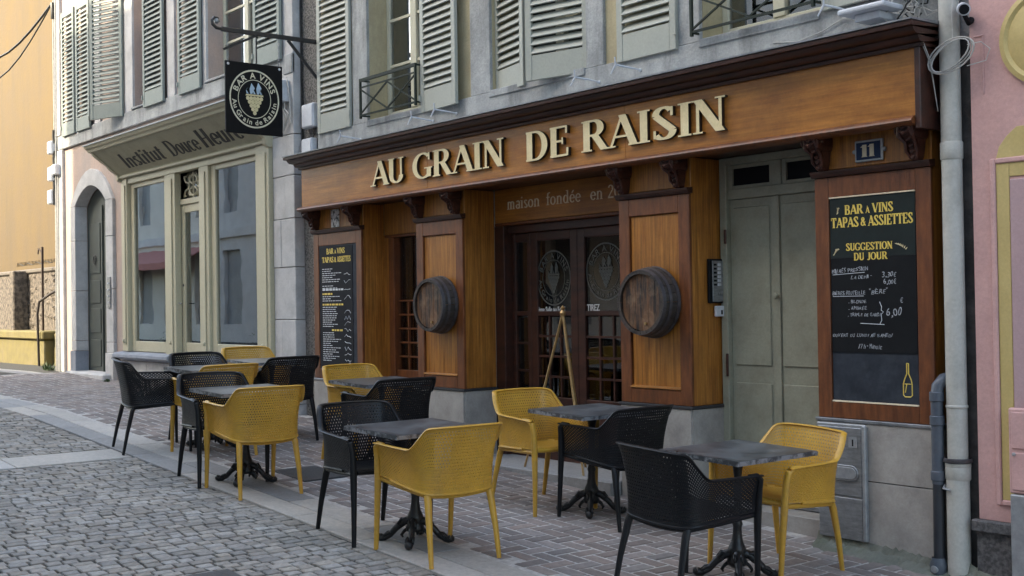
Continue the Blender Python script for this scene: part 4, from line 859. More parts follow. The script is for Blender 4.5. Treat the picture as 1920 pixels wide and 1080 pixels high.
for k_ in range(16):
    p0 = Vector((-3.98+r3.uniform(-.1, .1), -.02, 3.20+r3.uniform(-.03, .2))); pts = [p0]
    for q in range(6): pts.append(pts[-1]+Vector((r3.uniform(-.05, .08), r3.uniform(-.03, .03), r3.uniform(-.08, .08))))
    cb.tube(pts, .004, 5)
for k_ in range(2): cb.tube([(-4.0, -.10, 3.15-.01*k_), (-3.90+.01*k_, -.17, 3.11), (-3.80+.01*k_, -.16, 3.02), (-3.775+.008*k_, -.10, 2.88), (-3.77, -.06, 2.72), (-3.775, -.02, 2.6)], .003, 6)
tag(cb.build('cable_tangle', cable, None, smooth=True), 'tangle of pale cables spilling from above the carved corner of the cornice', 'cables')
cb = MB()
for k_ in range(12):
    pts = [Vector((-3.93+r3.uniform(-.08, .1), .03, 3.2+r3.uniform(-.02, .25)))]
    for q in range(6): pts.append(pts[-1]+Vector((r3.uniform(-.06, .06), r3.uniform(-.03, .02), r3.uniform(-.06, .1))))
    cb.tube(pts, .005, 5)
tag(cb.build('cable_tangle', cabled, None, smooth=True), 'tangle of black cables on the wall beside the drainpipe top', 'cables')
cb = MB(); cb.tube([(-5.0, .058, 3.22), (-4.8, .05, 3.19), (-4.6, .05, 3.22), (-4.45, .05, 3.27), (-4.3, .0, 3.24)], .004, 5); tag(cb.build('wall_cable', cable, None, smooth=True), 'thin pale cable sagging along the stone band under the railing window', 'cable')
# ------------------------------------------------------------------ pink house on the right
P = thing('pink_house', (-1.5, .3, gz(-1.5)), 'pink painted house front with yellow framed panels and dark granite base', 'building')
MB().box(-3.585, 6, .0, .5, .33, 8).build('wall', pinkp, P); bx('plinth_cap', plinth, P, -3.61, 6, -.05, .0, .265, .33, bevel=.008); MB().box(-3.59, 6, -.02, .5, -1.2, .264).build('plinth', plinth, P)
def ringpanel(x0, x1, z0, z1, m, w, y0=-.02, name='panel_moulding'):
    q = MB(); q.box(x0, x0+w, y0, -.001, z0, z1); q.box(x1-w, x1, y0, -.001, z0, z1); q.box(x0+w, x1-w, y0+.002, -.001, z0, z0+w); q.box(x0+w, x1-w, y0+.002, -.001, z1-w, z1); return q.build(name, m, P, bevel=.006)
for k_ in range(2):
    o = k_*1.3
    ringpanel(-3.475+o, -2.45+o, .42, 2.30, pinkp, .03, -.018); ringpanel(-3.443+o, -2.482+o, .45, 2.27, yelp, .075, -.008, 'yellow_band')
    MB().box(-3.366+o, -2.56+o, -.012, -.001, .53, 2.18).build('inner_panel', pinkd, P, bevel=.006)
    q = MB(); q.prism([(-3.443+o, 2.27)]+[(-3.443+o+.0+.0, 2.30)]+[( -3.38+o+.0-.06*math.cos(R(a)), 2.30+.16*math.sin(R(a)*.5)) for a in (0, 45, 90, 135, 180)]+[(-2.9+o, 2.46), (-2.55+o, 2.46), (-2.55+o, 2.27)], -.009, -.001); q.build('shaped_panel', yelp, P, bevel=.004)
    MB().lathe([(.26, -.001), (.262, -.02), (.235, -.026), (.215, -.014), (.20, -.02), (0, -.022)], (-3.14+o, 0, 2.92), 48, 'y').build('medallion', yelp, P, smooth=True)
MB().box(-3.512, -3.502, -.006, -.001, 2.66, 2.98).box(-3.56, -3.502, -.006, -.001, 2.98, 2.988).build('incised_moulding', pinkp, P, bevel=.004)
ub = thing('utility_cupboard', (-3.2, -.08, .2), 'pink utility cupboard with a pale grey lower door at the right edge', 'cupboard')
bx('upper_cupboard', pinkp, ub, -3.375, -3.0, -.06, -.021, .50, .955, bevel=.008); bx('upper_door', pinkp, ub, -3.355, -3.02, -.068, -.061, .74, .935, bevel=.004); bx('lower_door', pinkp, ub, -3.355, -3.02, -.068, -.061, .52, .72, bevel=.004)
bx('base_cupboard', alu, ub, -3.37, -3.0, -.065, -.021, gz(-3)-.1, .495, bevel=.006); MB().lathe([(0, -.08), (.008, -.078), (.010, -.068)], (-3.34, 0, .71), 10, 'y').build('latch', alu, ub)
# ------------------------------------------------------------------ beauty institute building (left)
N_ = thing('beauty_institute', (-15.2, .4, gz(-15.2)), 'old pink plaster house with a cream shopfront lettered in black script', 'building')
ops = [(-18.18, -16.88, .3, 3.38), (-15.85, -15.40, 4.28, 6.3), (-13.50, -12.22, 4.28, 6.3), (-16.0, -12.0, .85, 3.33)]
wall_boxes(-19.0, -11.84, -.2, 9, ops, .03, .5).build('wall', pinkst, N_)
bx('stone_band', stone_w, N_, -19.0, -11.35, -.012, .028, 4.04, 4.255, bevel=.01)
for a, b in ((-16.14, -15.855), (-14.68, -14.45), (-13.78, -13.51), (-12.21, -11.95), (-17.32, -17.1)): bx('stone_jamb', stone_l, N_, a, b, .0, .25, 4.257, 6.6)
bx('stone_jamb', stone_b, N_, -15.398, -15.12, .0, .28, 4.257, 6.6); MB().box(-15.85, -15.40, .26, .30, 4.28, 6.3).build('blind_infill', stone_b, N_)
for a, b in ((-15.85, -15.40), (-13.50, -12.22)): bx('window_sill', stone_w, N_, a, b, -.03, .40, 4.257, 4.285)
casement(N_, -13.50, -12.22, 4.285, 6.3, .22, winframe, glass, 5); MB().box(-13.49, -12.23, .44, .45, 4.29, 6.29).build('curtain', curtain, N_)
for hx, hy, w_, a_, sd, m_ in ((-18.63, -.03, .56, 0, 1, shut2), (-17.42, -.03, .56, 0, -1, shut2), (-16.15, -.02, .66, 20, -1, shut2), (-15.37, -.035, .66, 0, 1, shut2), (-14.23, -.035, .64, 0, 1, shut2), (-12.17, -.035, .62, 0, 1, shut2)):
    shutter(N_, hx, hy, 4.215, w_, 1.9, R(a_), m_, sd, tilt=58, pitch=.066)
bx('stone_pier', stone_l, N_, -11.838, -11.35, .0, .5, 3.40, 9)
zs = [-.1, .52, .95, 1.42, 1.98, 2.50, 2.96, 3.395]
for i, (a, b) in enumerate(zip(zs, zs[1:])):
    sp = [-11.838, -11.838+(.27 if i % 2 else .18), -11.35] if i in (2, 4, 5) else [-11.838, -11.35]
    for p, q in zip(sp, sp[1:]): bx('stone_block', stone_l, N_, p+.003, q-.003, rnd.uniform(-.004, .004), .5, a+.003, b-.003, bevel=.006)
tag(MB().box(-11.345, -10.955, .11, .5, -.2, 9).build('roughcast_strip', rough, None), 'dark pebble-dashed strip of wall between the pale stone pier and the wooden shopfront', 'wall')
# arched side door
def archtop(x0, x1, zs_, rise, n=10):
    out = []
    for i in range(n+1):
        t = i/n; out.append((x0+(x1-x0)*t, zs_+rise*math.sin(math.pi*t)**.8))
    return out
inn = archtop(-18.165, -16.895, 3.12, .26); outr = archtop(-18.38, -16.62, 3.12, .50)
q = MB(); nn = len(inn)
for y in (-.015, .17):
    q.v += [(x, y, z) for x, z in inn]+[(x, y, z) for x, z in outr]
for i in range(nn-1):
    q.f += [(i, i+1, nn+i+1, nn+i), (2*nn+i, 3*nn+i, 3*nn+i+1, 2*nn+i+1), (nn+i, nn+i+1, 3*nn+i+1, 3*nn+i), (i, 2*nn+i, 2*nn+i+1, i+1)]
q.a = [0.]*len(q.f); q.mi = [0]*len(q.f); q.build('arch_surround', stone_l, N_, bevel=.004)
for a, b, z1 in ((-18.38, -18.165, 3.118), (-16.895, -16.62, 3.118)):
    zb = [.45, .95, 1.10, 1.85, 2.6, z1]
    for i, (p, r) in enumerate(zip(zb, zb[1:])): e = .015 if i < 1 else 0; bx('surround_block', stone_l if a > -17 else stone_b if i == 0 else stone_l, N_, a-e, b+e*.5, -.015-e, .17, p+.003, r-.003, bevel=.005)
q = MB(); q.box(-18.18, -16.88, .18, .22, .5, 3.1); q.prism([(-18.18, 3.1), (-16.88, 3.1)]+list(reversed(inn)), .181, .22); dr = q.build('arched_door', greyd, N_)
def sub(par, n, mb, m, **k): o = mb.build(n, m, N_, **k); o.parent = par; return o
for a, b in ((-18.13, -17.56), (-17.50, -16.93)):
    for z0, z1 in ((.72, 1.12), (1.22, 1.58), (1.66, 2.0), (2.1, 2.85)): sub(dr, 'door_panel', MB().box(a+.07, b-.07, .165, .179, z0, z1), greyd, bevel=.006)
sub(dr, 'meeting_strip', MB().box(-17.55, -17.51, .155, .179, .55, 3.1), greyd, bevel=.004)
sub(dr, 'door_knocker', MB().tube([(-17.80+.05*math.cos(R(t)), .15, 2.3+.07*math.sin(R(t))) for t in range(0, 361, 30)], .008, 6), black_i)
MB().box(-18.3, -16.7, -.14, .2, gz(-17.5)-.2, gz(-17.5)+.055).build('door_step', stone_l, N_, bevel=.02)
be = thing('doorbell_panel', (-16.74, -.02, 1.58), 'tall steel doorbell panel on the stone beside the arched grey door', 'doorbell')
MB().box(-16.80, -16.69, -.035, -.016, 1.585, 2.02).build('plate', steel, be, bevel=.003)
for i in range(4): MB().lathe([(0, -.012), (.014, -.010), (.014, 0)], (-16.745, -.035, 1.66+.09*i), 10, 'y').build('button', white_p, be)
# cream shopfront
CF = creamp
bx('pilaster', CF, N_, -16.20, -16.0, -.045, .03, .99, 3.34, bevel=.006); bx('pilaster', CF, N_, -12.165, -11.845, -.045, .03, 1.0, 3.34, bevel=.006)
bx('pilaster_strip', CF, N_, -16.15, -16.05, -.058, -.0455, 1.08, 3.25); bx('pilaster_strip', CF, N_, -12.10, -11.91, -.058, -.0455, 1.08, 3.25)
for x in (-16.1, -14.58, -13.57, -12.0): MB().lathe([(0, -.03), (.02, -.024), (.028, -.005), (.028, 0)], (x, -.058 if x in (-16.1, -12.0) else -.03, 1.13), 12, 'y').build('turned_boss', CF, N_, smooth=True)
bx('head_rail', CF, N_, -16.0, -12.165, -.03, .06, 3.265, 3.34)
for a, b in ((-14.76, -14.43), (-13.71, -13.44)): bx('post', CF, N_, a, b, -.025, .06, .80, 3.264); bx('post_strip', CF, N_, a+.08, b-.08, -.04, -.0255, .9, 3.2)
for a, b in ((-15.999, -14.761), (-13.439, -12.166)):
    q = MB(); q.box(a, a+.12, .01, .06, .99, 3.264).box(b-.06, b, .01, .06, .99, 3.264).box(a+.12, b-.06, .012, .058, .99, 1.13).box(a+.12, b-.06, .012, .058, 3.20, 3.264); q.build('window_frame', CF, N_, bevel=.006)
    MB().box(a+.12, b-.06, .035, .041, 1.13, 3.20).build('window_pane', glass, N_)
q = MB(); q.box(-14.429, -14.33, .06, .11, .78, 2.86).box(-13.81, -13.711, .06, .11, .78, 2.86).box(-14.33, -13.81, .062, .108, .78, 1.13).box(-14.33, -13.81, .062, .108, 2.76, 2.86); dl = q.build('shop_door', CF, N_, bevel=.006)
sub(dl, 'pane', MB().box(-14.33, -13.81, .08, .086, 1.13, 2.76), glass); sub(dl, 'handle', MB().tube([(-14.38, .03, 1.62), (-14.38, .0, 1.62), (-14.30, .0, 1.62)], .008, 6), black_i); sub(dl, 'lock', MB().lathe([(0, -.01), (.015, -.008), (.015, 0)], (-14.38, .06, 1.85), 8, 'y'), black_i)
bx('transom', CF, N_, -14.429, -13.711, .04, .11, 2.862, 2.93)
MB().box(-14.429, -13.711, .10, .105, 2.93, 3.264).build('transom_pane', glass, N_)
q = MB()
cx, cz = -14.07, 3.09
q.tube([(cx+.13*math.cos(R(t)), .07, cz+.13*math.sin(R(t))) for t in range(0, 361, 24)], .013, 6)
for s in (-1, 1):
    for v_ in (-1, 1): q.tube([(cx+s*(.03+.10*math.sin(t*.4)), .07, cz+v_*(.02+.035*t*.5)) for t in range(7)], .011, 6); q.tube([(cx+s*.12, .07, cz+v_*.02), (cx+s*.24, .07, cz+v_*.06), (cx+s*.28, .07, cz+v_*.13), (cx+s*.22, .07, cz+v_*.12)], .011, 6)
q.tube([(cx, .07, cz-.16), (cx, .07, cz+.17)], .012, 6); q.build('scrolled_grille', CF, N_, smooth=True)
sh = MB().sweep([(-.04, 3.342), (-.06, 3.36), (-.075, 3.40), (-.40, 3.66), (-.43, 3.685), (.03, 3.685), (.03, 3.342)], -16.22, -11.86).build('sloping_fascia', olive, N_)
MB().sweep([(-.43, 3.687), (-.46, 3.69), (-.47, 3.72), (-.50, 3.735), (-.52, 3.77), (.03, 3.80), (.03, 3.687)], -16.30, -11.84).build('cornice', CF, N_); MB().sweep([(-.53, 3.771), (-.53, 3.785), (.03, 3.82), (.03, 3.802)], -16.33, -11.82).build('zinc_capping', zinc, N_)
for xx in (-16.221, -11.861):     # scrolled ends
    MB().sweep([(-.05, 3.30), (-.09, 3.33), (-.10, 3.40), (-.20, 3.47), (-.24, 3.52), (-.36, 3.60), (-.42, 3.65), (-.44, 3.684), (.03, 3.684), (.03, 3.30)], xx-.035, xx+.035).build('end_scroll', CF, N_, bevel=.006)
MB().sweep([(-.065, 3.345), (-.082, 3.352), (-.082, 3.375), (-.06, 3.385)], -16.18, -11.9).build('lower_bead', CF, N_)
k0 = (3.66-3.40)/(.40-.075); nrm = Vector((0, -k0, -1)).normalized()
def tilt(v):   # z height above 3.40 becomes distance up the slope
    x, y, z = v; y_ = -.075-(z-3.40)/k0; return (x, y_+nrm.y*(-y), z+nrm.z*(-y))
for wtxt, a, b, bb, hh in (('Institut', -15.70, -14.38, 3.445, .155), ('Douce', -14.20, -13.33, 3.445, .155), ('Heure', -13.25, -12.20, 3.445, .17)):
    stroke_word('script_letter', wtxt, a, b, bb, hh, -.004, .003, script, N_, T=.20, t=.05, sf=False, shear=.55, xf=tilt)
for a, b in ((-16.30, -14.50), (-13.70, -11.86)):
    g0 = gz(a)
    MB().sweep([(.03, .985), (-.10, .975), (-.135, .95), (-.14, .915), (-.11, .885), (-.05, .87), (.03, .865)], a-.05, b+.03).build('rounded_sill', stone_b, N_, smooth=True)
    n = 2 if b < -14 else 3
    for i in range(n): p = a+(b-a)*i/n; bx('plinth_stone', stone_l, N_, p+.004, p+(b-a)/n-.004, -.035, .03, gz(a)-.15, .862, bevel=.008)
bx('threshold', stone_b, N_, -14.49, -13.71, -.06, .2, gz(-14)-.1, .775)
# interior of the shop
SI = thing('shop_interior', (-14, 2, .6), 'pale room seen through the cream shopfront windows', 'room')
MB().box(-18, -11.9, 3.6, 3.7, .5, 3.6).box(-18.1, -18, .5, 3.6, .5, 3.6).box(-11.9, -11.85, .5, 3.6, .5, 3.6).box(-18, -11.9, .5, 3.7, 3.6, 3.65).build('room_wall', interiorl, SI); MB().box(-18, -11.9, .3, 3.7, .62, .70).build('room_floor', interior, SI)
for n, (a, b, y) in enumerate(((-15.85, -15.45, .12), (-15.40, -14.75, .16), (-13.32, -12.98, .10))):
    q = MB(); m = 14; pts = [(a+(b-a)*i/m, y+.02*math.sin(i*1.9)) for i in range(m+1)]
    for (p, r) in zip(pts, pts[1:]): q.add([(p[0], p[1], 1.05), (r[0], r[1], 1.05), (r[0], r[1], 3.3), (p[0], p[1], 3.3)], [(0, 1, 2, 3)])
    tag(q.build('curtain', curtain, None, smooth=True), ['pale curtain at the left edge of the left shop window', 'pale curtain filling the right part of the left shop window', 'pale curtain at the left edge of the right shop window'][n], 'curtain', 'curtains in the cream shopfront')
tag(MB().box(-12.95, -12.2, .9, 1.1, 1.5, 1.75).box(-12.95, -12.9, .9, 1.1, .7, 1.5).build('shop_counter', mahog, None), 'brown counter inside the right window of the cream shopfront', 'counter')
def pottedplant(cx, cy, z, s, label):
    t = thing('potted_plant', (cx, cy, z), label, 'plant'); MB().lathe([(0, 0), (.05*s, 0), (.065*s, .11*s), (.055*s, .11*s)], (cx, cy, z), 12).build('pot', potm, t, smooth=True)
    q = MB(); r = random.Random(int(cx*100))
    for i in range(70):
        a = r.uniform(0, 6.3); e = r.uniform(.1, 1.3); l = r.uniform(.08, .24)*s; p = Vector((cx, cy, z+.11*s)); d = Vector((math.cos(a)*math.cos(e), math.sin(a)*math.cos(e), math.sin(e)))
        sd = d.cross(Vector((0, 0, 1))).normalized()*.018*s; m_ = p+d*l*.6; q.add([p+d*l*.2, m_+sd, p+d*l, m_-sd], [(0, 1, 2, 3)])
    q.build('leaves', leafm, t)
pottedplant(-14.95, .16, 1.0, 1.0, 'leafy green plant low in the left window of the cream shopfront'); pottedplant(-12.45, .20, 1.06, 1.1, 'small green plant in a white pot at the right corner of the cream shopfront window')
# boxes and cables on the stone pier, rough strip and far corner
def jbox(x0, x1, z0, z1, y, label, d=.07, name='junction_box', cat='electric box', m=white_p):
    t = thing(name, ((x0+x1)/2, y, z0), label, cat); MB().box(x0, x1, y-d, y, z0, z1).build('casing', m, t, bevel=.008); MB().box(x0+.01, x1-.01, y-d-.008, y-d-.001, z0+.012, z1-.012).build('cover', m, t, bevel=.004); return t
jbox(-11.24, -11.0, 3.43, 3.68, .108, 'tall white box on the rough strip under the sign bracket'); jbox(-11.25, -11.04, 3.16, 3.32, .108, 'white box on the rough strip just above the wooden cornice'); t = jbox(-11.70, -11.42, 3.74, 3.97, -.002, 'grey-white box with dangling cables on the stone pier behind the hanging sign', .1)
q = MB()
for i in range(6): a = -11.68+.045*i; q.tube([(a, -.05, 3.74), (a+.01, -.05, 3.66), (a+.03+.01*i, -.04, 3.50+.02*i), (-11.50, -.04, 3.42+.01*i), (-11.40, -.03, 3.55), (-11.38, -.02, 3.8)], .006, 5)
q.tube([(-11.62, -.05, 3.97), (-11.55, -.05, 4.06), (-11.42, -.04, 4.0), (-11.38, -.03, 3.8), (-11.37, -.02, 3.5)], .007, 5); q.build('cables', cable, t, smooth=True)
q = MB(); q.tube([(-11.05, .09, 3.43), (-11.06, .07, 3.36), (-11.12, .06, 3.38), (-11.07, .06, 3.30), (-11.02, .07, 3.36)], .006, 5); q.tube([(-11.33, .09, 2.5), (-11.33, .09, 5.2)], .012, 6); tag(q.build('wall_cable', cabled, None, smooth=True), 'black cable running up the rough strip beside the stone pier', 'cable')
jbox(-11.10, -10.975, 1.36, 1.48, .108, 'small grey box low on the rough strip beside the narrow menu board', .03, m=alu); 
for n, (x, z, s) in enumerate(((-19.06, 4.0, .2), (-18.86, 3.66, .16), (-19.06, 3.58, .22), (-19.08, 3.22, .22))):
    jbox(x-.10, x+.08, z, z+s, -.005, ['white electric box highest on the far corner of the pink house', 'grey electric box on the pink plaster beside the far corner', 'white electric box in the middle of the far corner', 'lowest white electric box on the far corner of the pink house'][n], .09)
bx('corner_quoin', stone_l, N_, -19.06, -18.72, -.02, .5, .2, 4.035, bevel=.01)
bx('corner_quoin', stone_l, N_, -19.06, -18.80, -.02, .5, 4.26, 9, bevel=.01)
q = MB()
for i, (x, m) in enumerate(((-18.93, 0), (-18.86, 0), (-19.0, 0))): q.tube([(x+.02*math.sin(zz*1.3+i*2), -.035, zz) for zz in [.6+.4*k for k in range(20 if i != 1 else 9)]], .011, 6)
tag(q.build('wall_cable', cable, None, smooth=True), 'grey cables and conduit running down the far corner of the pink house', 'cable')
q = MB(); q.tube([(-19.0+.01*math.sin(k*3), -.05, 3.2+.09*k) for k in range(14)], .02, 6); q.tube([(-18.98, -.05, 6.1), (-18.95, -.06, 6.2), (-19.0, -.05, 6.35)], .03, 6); tag(q.build('wall_cable', cabled, None, smooth=True), 'dark bundled cables between the boxes on the far corner', 'cable')
for n, dz in enumerate((0, .25)):
    q = MB(); P0 = Vector((-19.0, -.05, 6.35)); P1 = Vector((-21.9, -1.2, 6.9-dz)); q.tube([P0.lerp(P1, t/12)-Vector((0, 0, (1.0+dz)*math.sin(math.pi*t/12*.93))) for t in range(13)], .012 if n else .018, 6); tag(q.build('overhead_cable', cabled, None, smooth=True), ['thick black cable sagging from the far house corner across the orange wall', 'thin black cable below the thick one in front of the orange wall'][n], 'cable')
# iron sign bracket and hanging sign (panel at right angles to the facade)
SX = -10.95
hb = thing('sign_bracket', (SX, .10, 3.85), 'black wrought iron wall bracket with a scrolled tip carrying the square sign', 'bracket')
MB().bar((SX, .115, 4.30), (SX, -1.0, 4.30), .03, .045).build('arm', black_i, hb, bevel=.004)
MB().tube([(SX, -1.0, 4.30), (SX, -1.05, 4.305), (SX, -1.09, 4.335), (SX, -1.095, 4.375), (SX, -1.07, 4.405), (SX, -1.035, 4.40), (SX, -1.025, 4.37), (SX, -1.05, 4.358)], [.017, .017, .016, .015, .015, .014, .014, .012], 8).build('scroll', black_i, hb, smooth=True); MB().lathe([(0, -.03), (.02, -.02), (.027, 0), (.02, .02), (0, .03)], (SX, -1.045, 4.372), 12).build('scroll_ball', steel, hb, smooth=True)
MB().bar((SX, .115, 3.87), (SX, -.27, 4.28), .022, .03).build('brace', black_i, hb, bevel=.003); MB().bar((SX-.01, -.62, 4.275), (SX-.01, -.62, 4.0), .014).build('stay', black_i, hb); MB().bar((SX+.01, -.64, 4.27), (SX+.01, -.98, 4.10), .024).build('stay', black_i, hb)
MB().box(SX-.03, SX+.03, .085, .118, 3.80, 4.38).build('wall_plate', black_i, hb, bevel=.004)
hs = thing('hanging_sign', (SX, -.65, 3.285), 'square black hanging sign with a white round BAR A VINS emblem', 'sign')
MB().box(SX-.012, SX+.012, -.965, -.343, 3.285, 3.995).build('sign_panel', signblk, hs, bevel=.003)
for y in (-.935, -.375):
    q = MB(); z = 3.965
    k = 0
    while z < 4.27:
        q.tube([(SX+(.010*math.cos(R(t)) if k % 2 else 0), y+(0 if k % 2 else .010*math.cos(R(t))), z+.018+.02*math.sin(R(t))) for t in range(0, 361, 60)], .003, 4, cap=False); z += .03; k += 1
    q.build('chain', alu, hs); MB().lathe([(0, .004), (.012, .003), (.014, 0)], (SX+.013, y, 3.965), 10, 'x').build('eyelet', white_p, hs)
for sgn in (1, -1):
    def side(v, s=sgn): x, y, z = v; return (SX+s*(.0135-(y)), -.655+s*x, z)
    emblem(0, 3.637, .292, 0, gold_l if False else mat('cream_sign_print', (.68, .63, .48), (.6, .56, .42), .5, 20), hs, 'emblem_ring', xf=side, m2=gold_l, m3=mat('pale_blue_print', (.42, .55, .66), rough=.5), sc=.93)
# ------------------------------------------------------------------ orange house and low wall beyond the corner
O = thing('orange_house', (-26, 2.4, .5), 'tall plain orange rendered house beyond the corner', 'building')
MB().box(-34, -18.0, 2.6, 3.0, .3, 12).build('wall', orange, O)
RW = thing('roughcast_wall', (-23, 1.0, .5), 'rough grey-brown garden wall with rusty iron posts in front of the orange house', 'wall')
MB().box(-30, -19.2, 1.0, 1.25, .3, 2.30).build('wall', rubble, RW); 
q = MB(); r4 = random.Random(9)
for i in range(150):
    x = -24.5+r4.uniform(0, 4.6); z = r4.uniform(1.25, 2.25); s = r4.uniform(.03, .09)
    q.add([(x-s, 1.0, z-s*.6), (x+s, 1.0, z-s*.6), (x+s*.8, 1.0, z+s*.6), (x-s*.8, 1.0, z+s*.6), (x, .965, z)], [(0, 1, 4), (1, 2, 4), (2, 3, 4), (3, 0, 4)])
q.build('rubble_stones', rubble, RW, kind='stuff')
MB().box(-30, -19.2, .96, 1.28, 2.28, 2.36).build('coping', mat('dark_wall_coping', (.14, .12, .10), rough=.9), RW, bevel=.02)
tag(MB().box(-24.1, -23.85, .72, 1.0, .5, 2.33).build('shadow_block', rubble, None, bevel=.02), 'rough block added in place of a cast shadow on the garden wall at the left edge', 'shadow_block')  # added solid block, stands in for the dark shadow cast on the wall
for n, (x, h) in enumerate(((-22.35, 2.72), (-20.75, 2.85))):
    q = MB(); q.bar((x, .80, .9), (x, .80, h), .035); q.bar((x-.02, .80, h-.1), (x-.22, .80, h-.02), .02); q.bar((x-.22, .80, h-.02), (x-.25, .80, h-.12), .02); tag(q.build('iron_post', mat('rusty_iron', (.05, .03, .02), rough=.8), None), ['rusty iron post with a hooked tip, left one on the garden wall', 'rusty iron post with a hooked tip beside the pink house corner'][n], 'post', 'rusty posts on the garden wall')
q = MB()
for i in range(46):
    x = -24.2+i*.085; q.tube([(x, .9, 2.45+.02*math.sin(i)), (x+.085, .9, 2.45+.02*math.sin(i+1))], .006, 4, cap=False); q.tube([(x-.02, .9, 2.42), (x+.02, .9, 2.50)], .005, 4)
tag(q.build('barbed_wire', cabled, None), 'strand of barbed wire along the top of the garden wall', 'wire')
SB = thing('stone_bench', (-23, .6, .5), 'lichen-yellow stone bench with an overhanging slab top along the garden wall', 'bench')
MB().box(-27, -21.55, .58, 1.0, .4, 1.05).build('base', yelst, SB, bevel=.015); MB().box(-27, -21.50, .52, 1.0, 1.055, 1.20).build('slab_top', yelst, SB, bevel=.02); MB().box(-21.49, -20.6, .72, 1.0, .4, 1.16).build('end_block', yelst, SB, bevel=.015)
q = MB(); q.tube([(-21.62, .50, .55), (-21.62, .48, 1.5), (-21.58, .50, 1.72), (-21.3, .62, 1.86), (-20.95, .78, 2.0)], .022, 8); tag(q.build('iron_rail', mat('rusty_iron2', (.04, .03, .025), rough=.7), None, smooth=True), 'bent iron handrail rising from the ground beside the stone bench', 'handrail')
def weed(cx, cy, s, seed, label):
    q = MB(); r = random.Random(seed)
    for i in range(90):
        a = r.uniform(0, 6.3); e = r.uniform(.3, 1.4); l = r.uniform(.04, .17)*s; p = Vector((cx+r.uniform(-.12, .12)*s, cy+r.uniform(-.05, .05)*s, gz(cx)-.01)); d = Vector((math.cos(a)*math.cos(e), math.sin(a)*math.cos(e), math.sin(e))); sd = d.cross(Vector((0, 0, 1))).normalized()*.010
        q.add([p, p+d*l*.6+sd, p+d*l, p+d*l*.6-sd], [(0, 1, 2, 3)])
    tag(q.build('weed', leafm, None), label, 'weed', 'weeds at wall feet')
weed(-19.2, -.10, 1.0, 1, 'tuft of green weeds at the foot of the far house corner'); weed(-16.5, -.16, .4, 2, 'small green weed at the stone plinth left of the cream shopfront')
# ------------------------------------------------------------------ houses across the street (behind the camera: they shade the street and show in the glass)
def opposite(x0, x1, h, m, label, awn=False):
    t = thing('opposite_house', ((x0+x1)/2, -10.2, gz((x0+x1)/2)), label, 'building', 'houses across the street'); ops = []
    n = int((x1-x0)/2.2)
    for i in range(n):
        c = x0+(i+.5)*(x1-x0)/n
        ops.append((c-.6, c+.6, gz(x0)+.5, gz(x0)+2.7)); ops += [(c-.5, c+.5, 4.0, 6.0)] if False else []
    W = MB(); wall_boxes(x0, x1, -1.5, 3.6, ops, -9.75, -9.45, W); ops2 = [(o[0]+.1, o[1]-.1, 4.4, 6.3) for o in ops]; wall_boxes(x0, x1, 3.6, 7, ops2, -9.75, -9.45, W); ops3 = [(o[0]+.1, o[1]-.1, 7.6, 9.4) for o in ops] if h > 10 else []; wall_boxes(x0, x1, 7, h, ops3, -9.75, -9.45, W)
    W.build('wall', m, t)
    for o in ops+ops2+ops3: MB().box(o[0], o[1], -9.62, -9.60, o[2], o[3]).build('window', mat('grey_curtained_window', (.30, .31, .32), (.22, .23, .24), .5, 2), t)
    MB().box(x0, x1, -10.5, -9.8, -1.5, h-.5).build('rooms', interior, t); MB().box(x0, x1, -9.45, -9.2, h-.35, h).build('cornice', facB, t); MB().box(x0, x1, -9.45, -9.35, 3.65, 3.9).build('string_course', facB, t)
    if awn: MB().add([(x0+.5, -9.4, 3.5), (x1-.5, -9.4, 3.5), (x1-.5, -8.4, 3.0), (x0+.5, -8.4, 3.0)], [(0, 1, 2, 3)]) if False else MB().sweep([(-9.44, 3.5), (-8.4, 3.0), (-8.4, 2.8), (-8.42, 2.8), (-8.42, 2.98), (-9.44, 3.46)], x0+.5, x1-.5).build('awning', redaw, t)
opposite(-45, -34, 7.4, facA, 'low cream house across the street, furthest left', True); opposite(-34, -22.8, 7.4, facB, 'low grey stone house across the street')
opposite(-22.8, -12, 12.8, facA, 'cream rendered house across the street with a faded red awning', True); opposite(-12, -4.5, 13.5, facB, 'grey stone house across the street'); opposite(-4.5, 3, 12.5, facA, 'cream rendered house across the street next to the grey one', True); opposite(3, 12, 13, facB, 'grey stone house across the street, furthest right')
# ------------------------------------------------------------------ perforated armchairs
def lerp(a, b, t): return a+(b-a)*t
CTRL = [  # path from the front of the left arm (y>0) round the back: bottom (x,y,z), top (x,y,z)
    ((.225, .262, .445), (.245, .285, .635)), ((.10, .262, .437), (.10, .290, .640)), ((-.03, .262, .428), (-.07, .288, .643)), ((-.12, .260, .422), (-.145, .282, .652)),
    ((-.175, .250, .415), (-.205, .268, .712)), ((-.212, .225, .408), (-.252, .246, .770)), ((-.230, .180, .402), (-.300, .205, .783)), ((-.240, .09, .398), (-.318, .10, .786)), ((-.242, 0, .396), (-.322, 0, .787))]
CT = CTRL+[((b[0], -b[1], b[2]), (t[0], -t[1], t[2])) for b, t in reversed(CTRL[:-1])]
def band(u, v):
    n = len(CT)-1; f = u*n; i = min(int(f), n-1); t = f-i
    P = [CT[max(0, min(n, i+k))] for k in (-1, 0, 1, 2)]
    def cr(k):
        p = [Vector(q[k]) for q in P]; return .5*((2*p[1])+(p[2]-p[0])*t+(2*p[0]-5*p[1]+4*p[2]-p[3])*t*t+(3*p[1]-p[0]-3*p[2]+p[3])*t**3)
    b, tp = cr(0), cr(1); q = b.lerp(tp, v); bow = math.sin(math.pi*v)*.012; c = Vector((q.x+.05, q.y, 0)); 
    if c.length > 0: q = q+c.normalized()*(-bow)
    return q
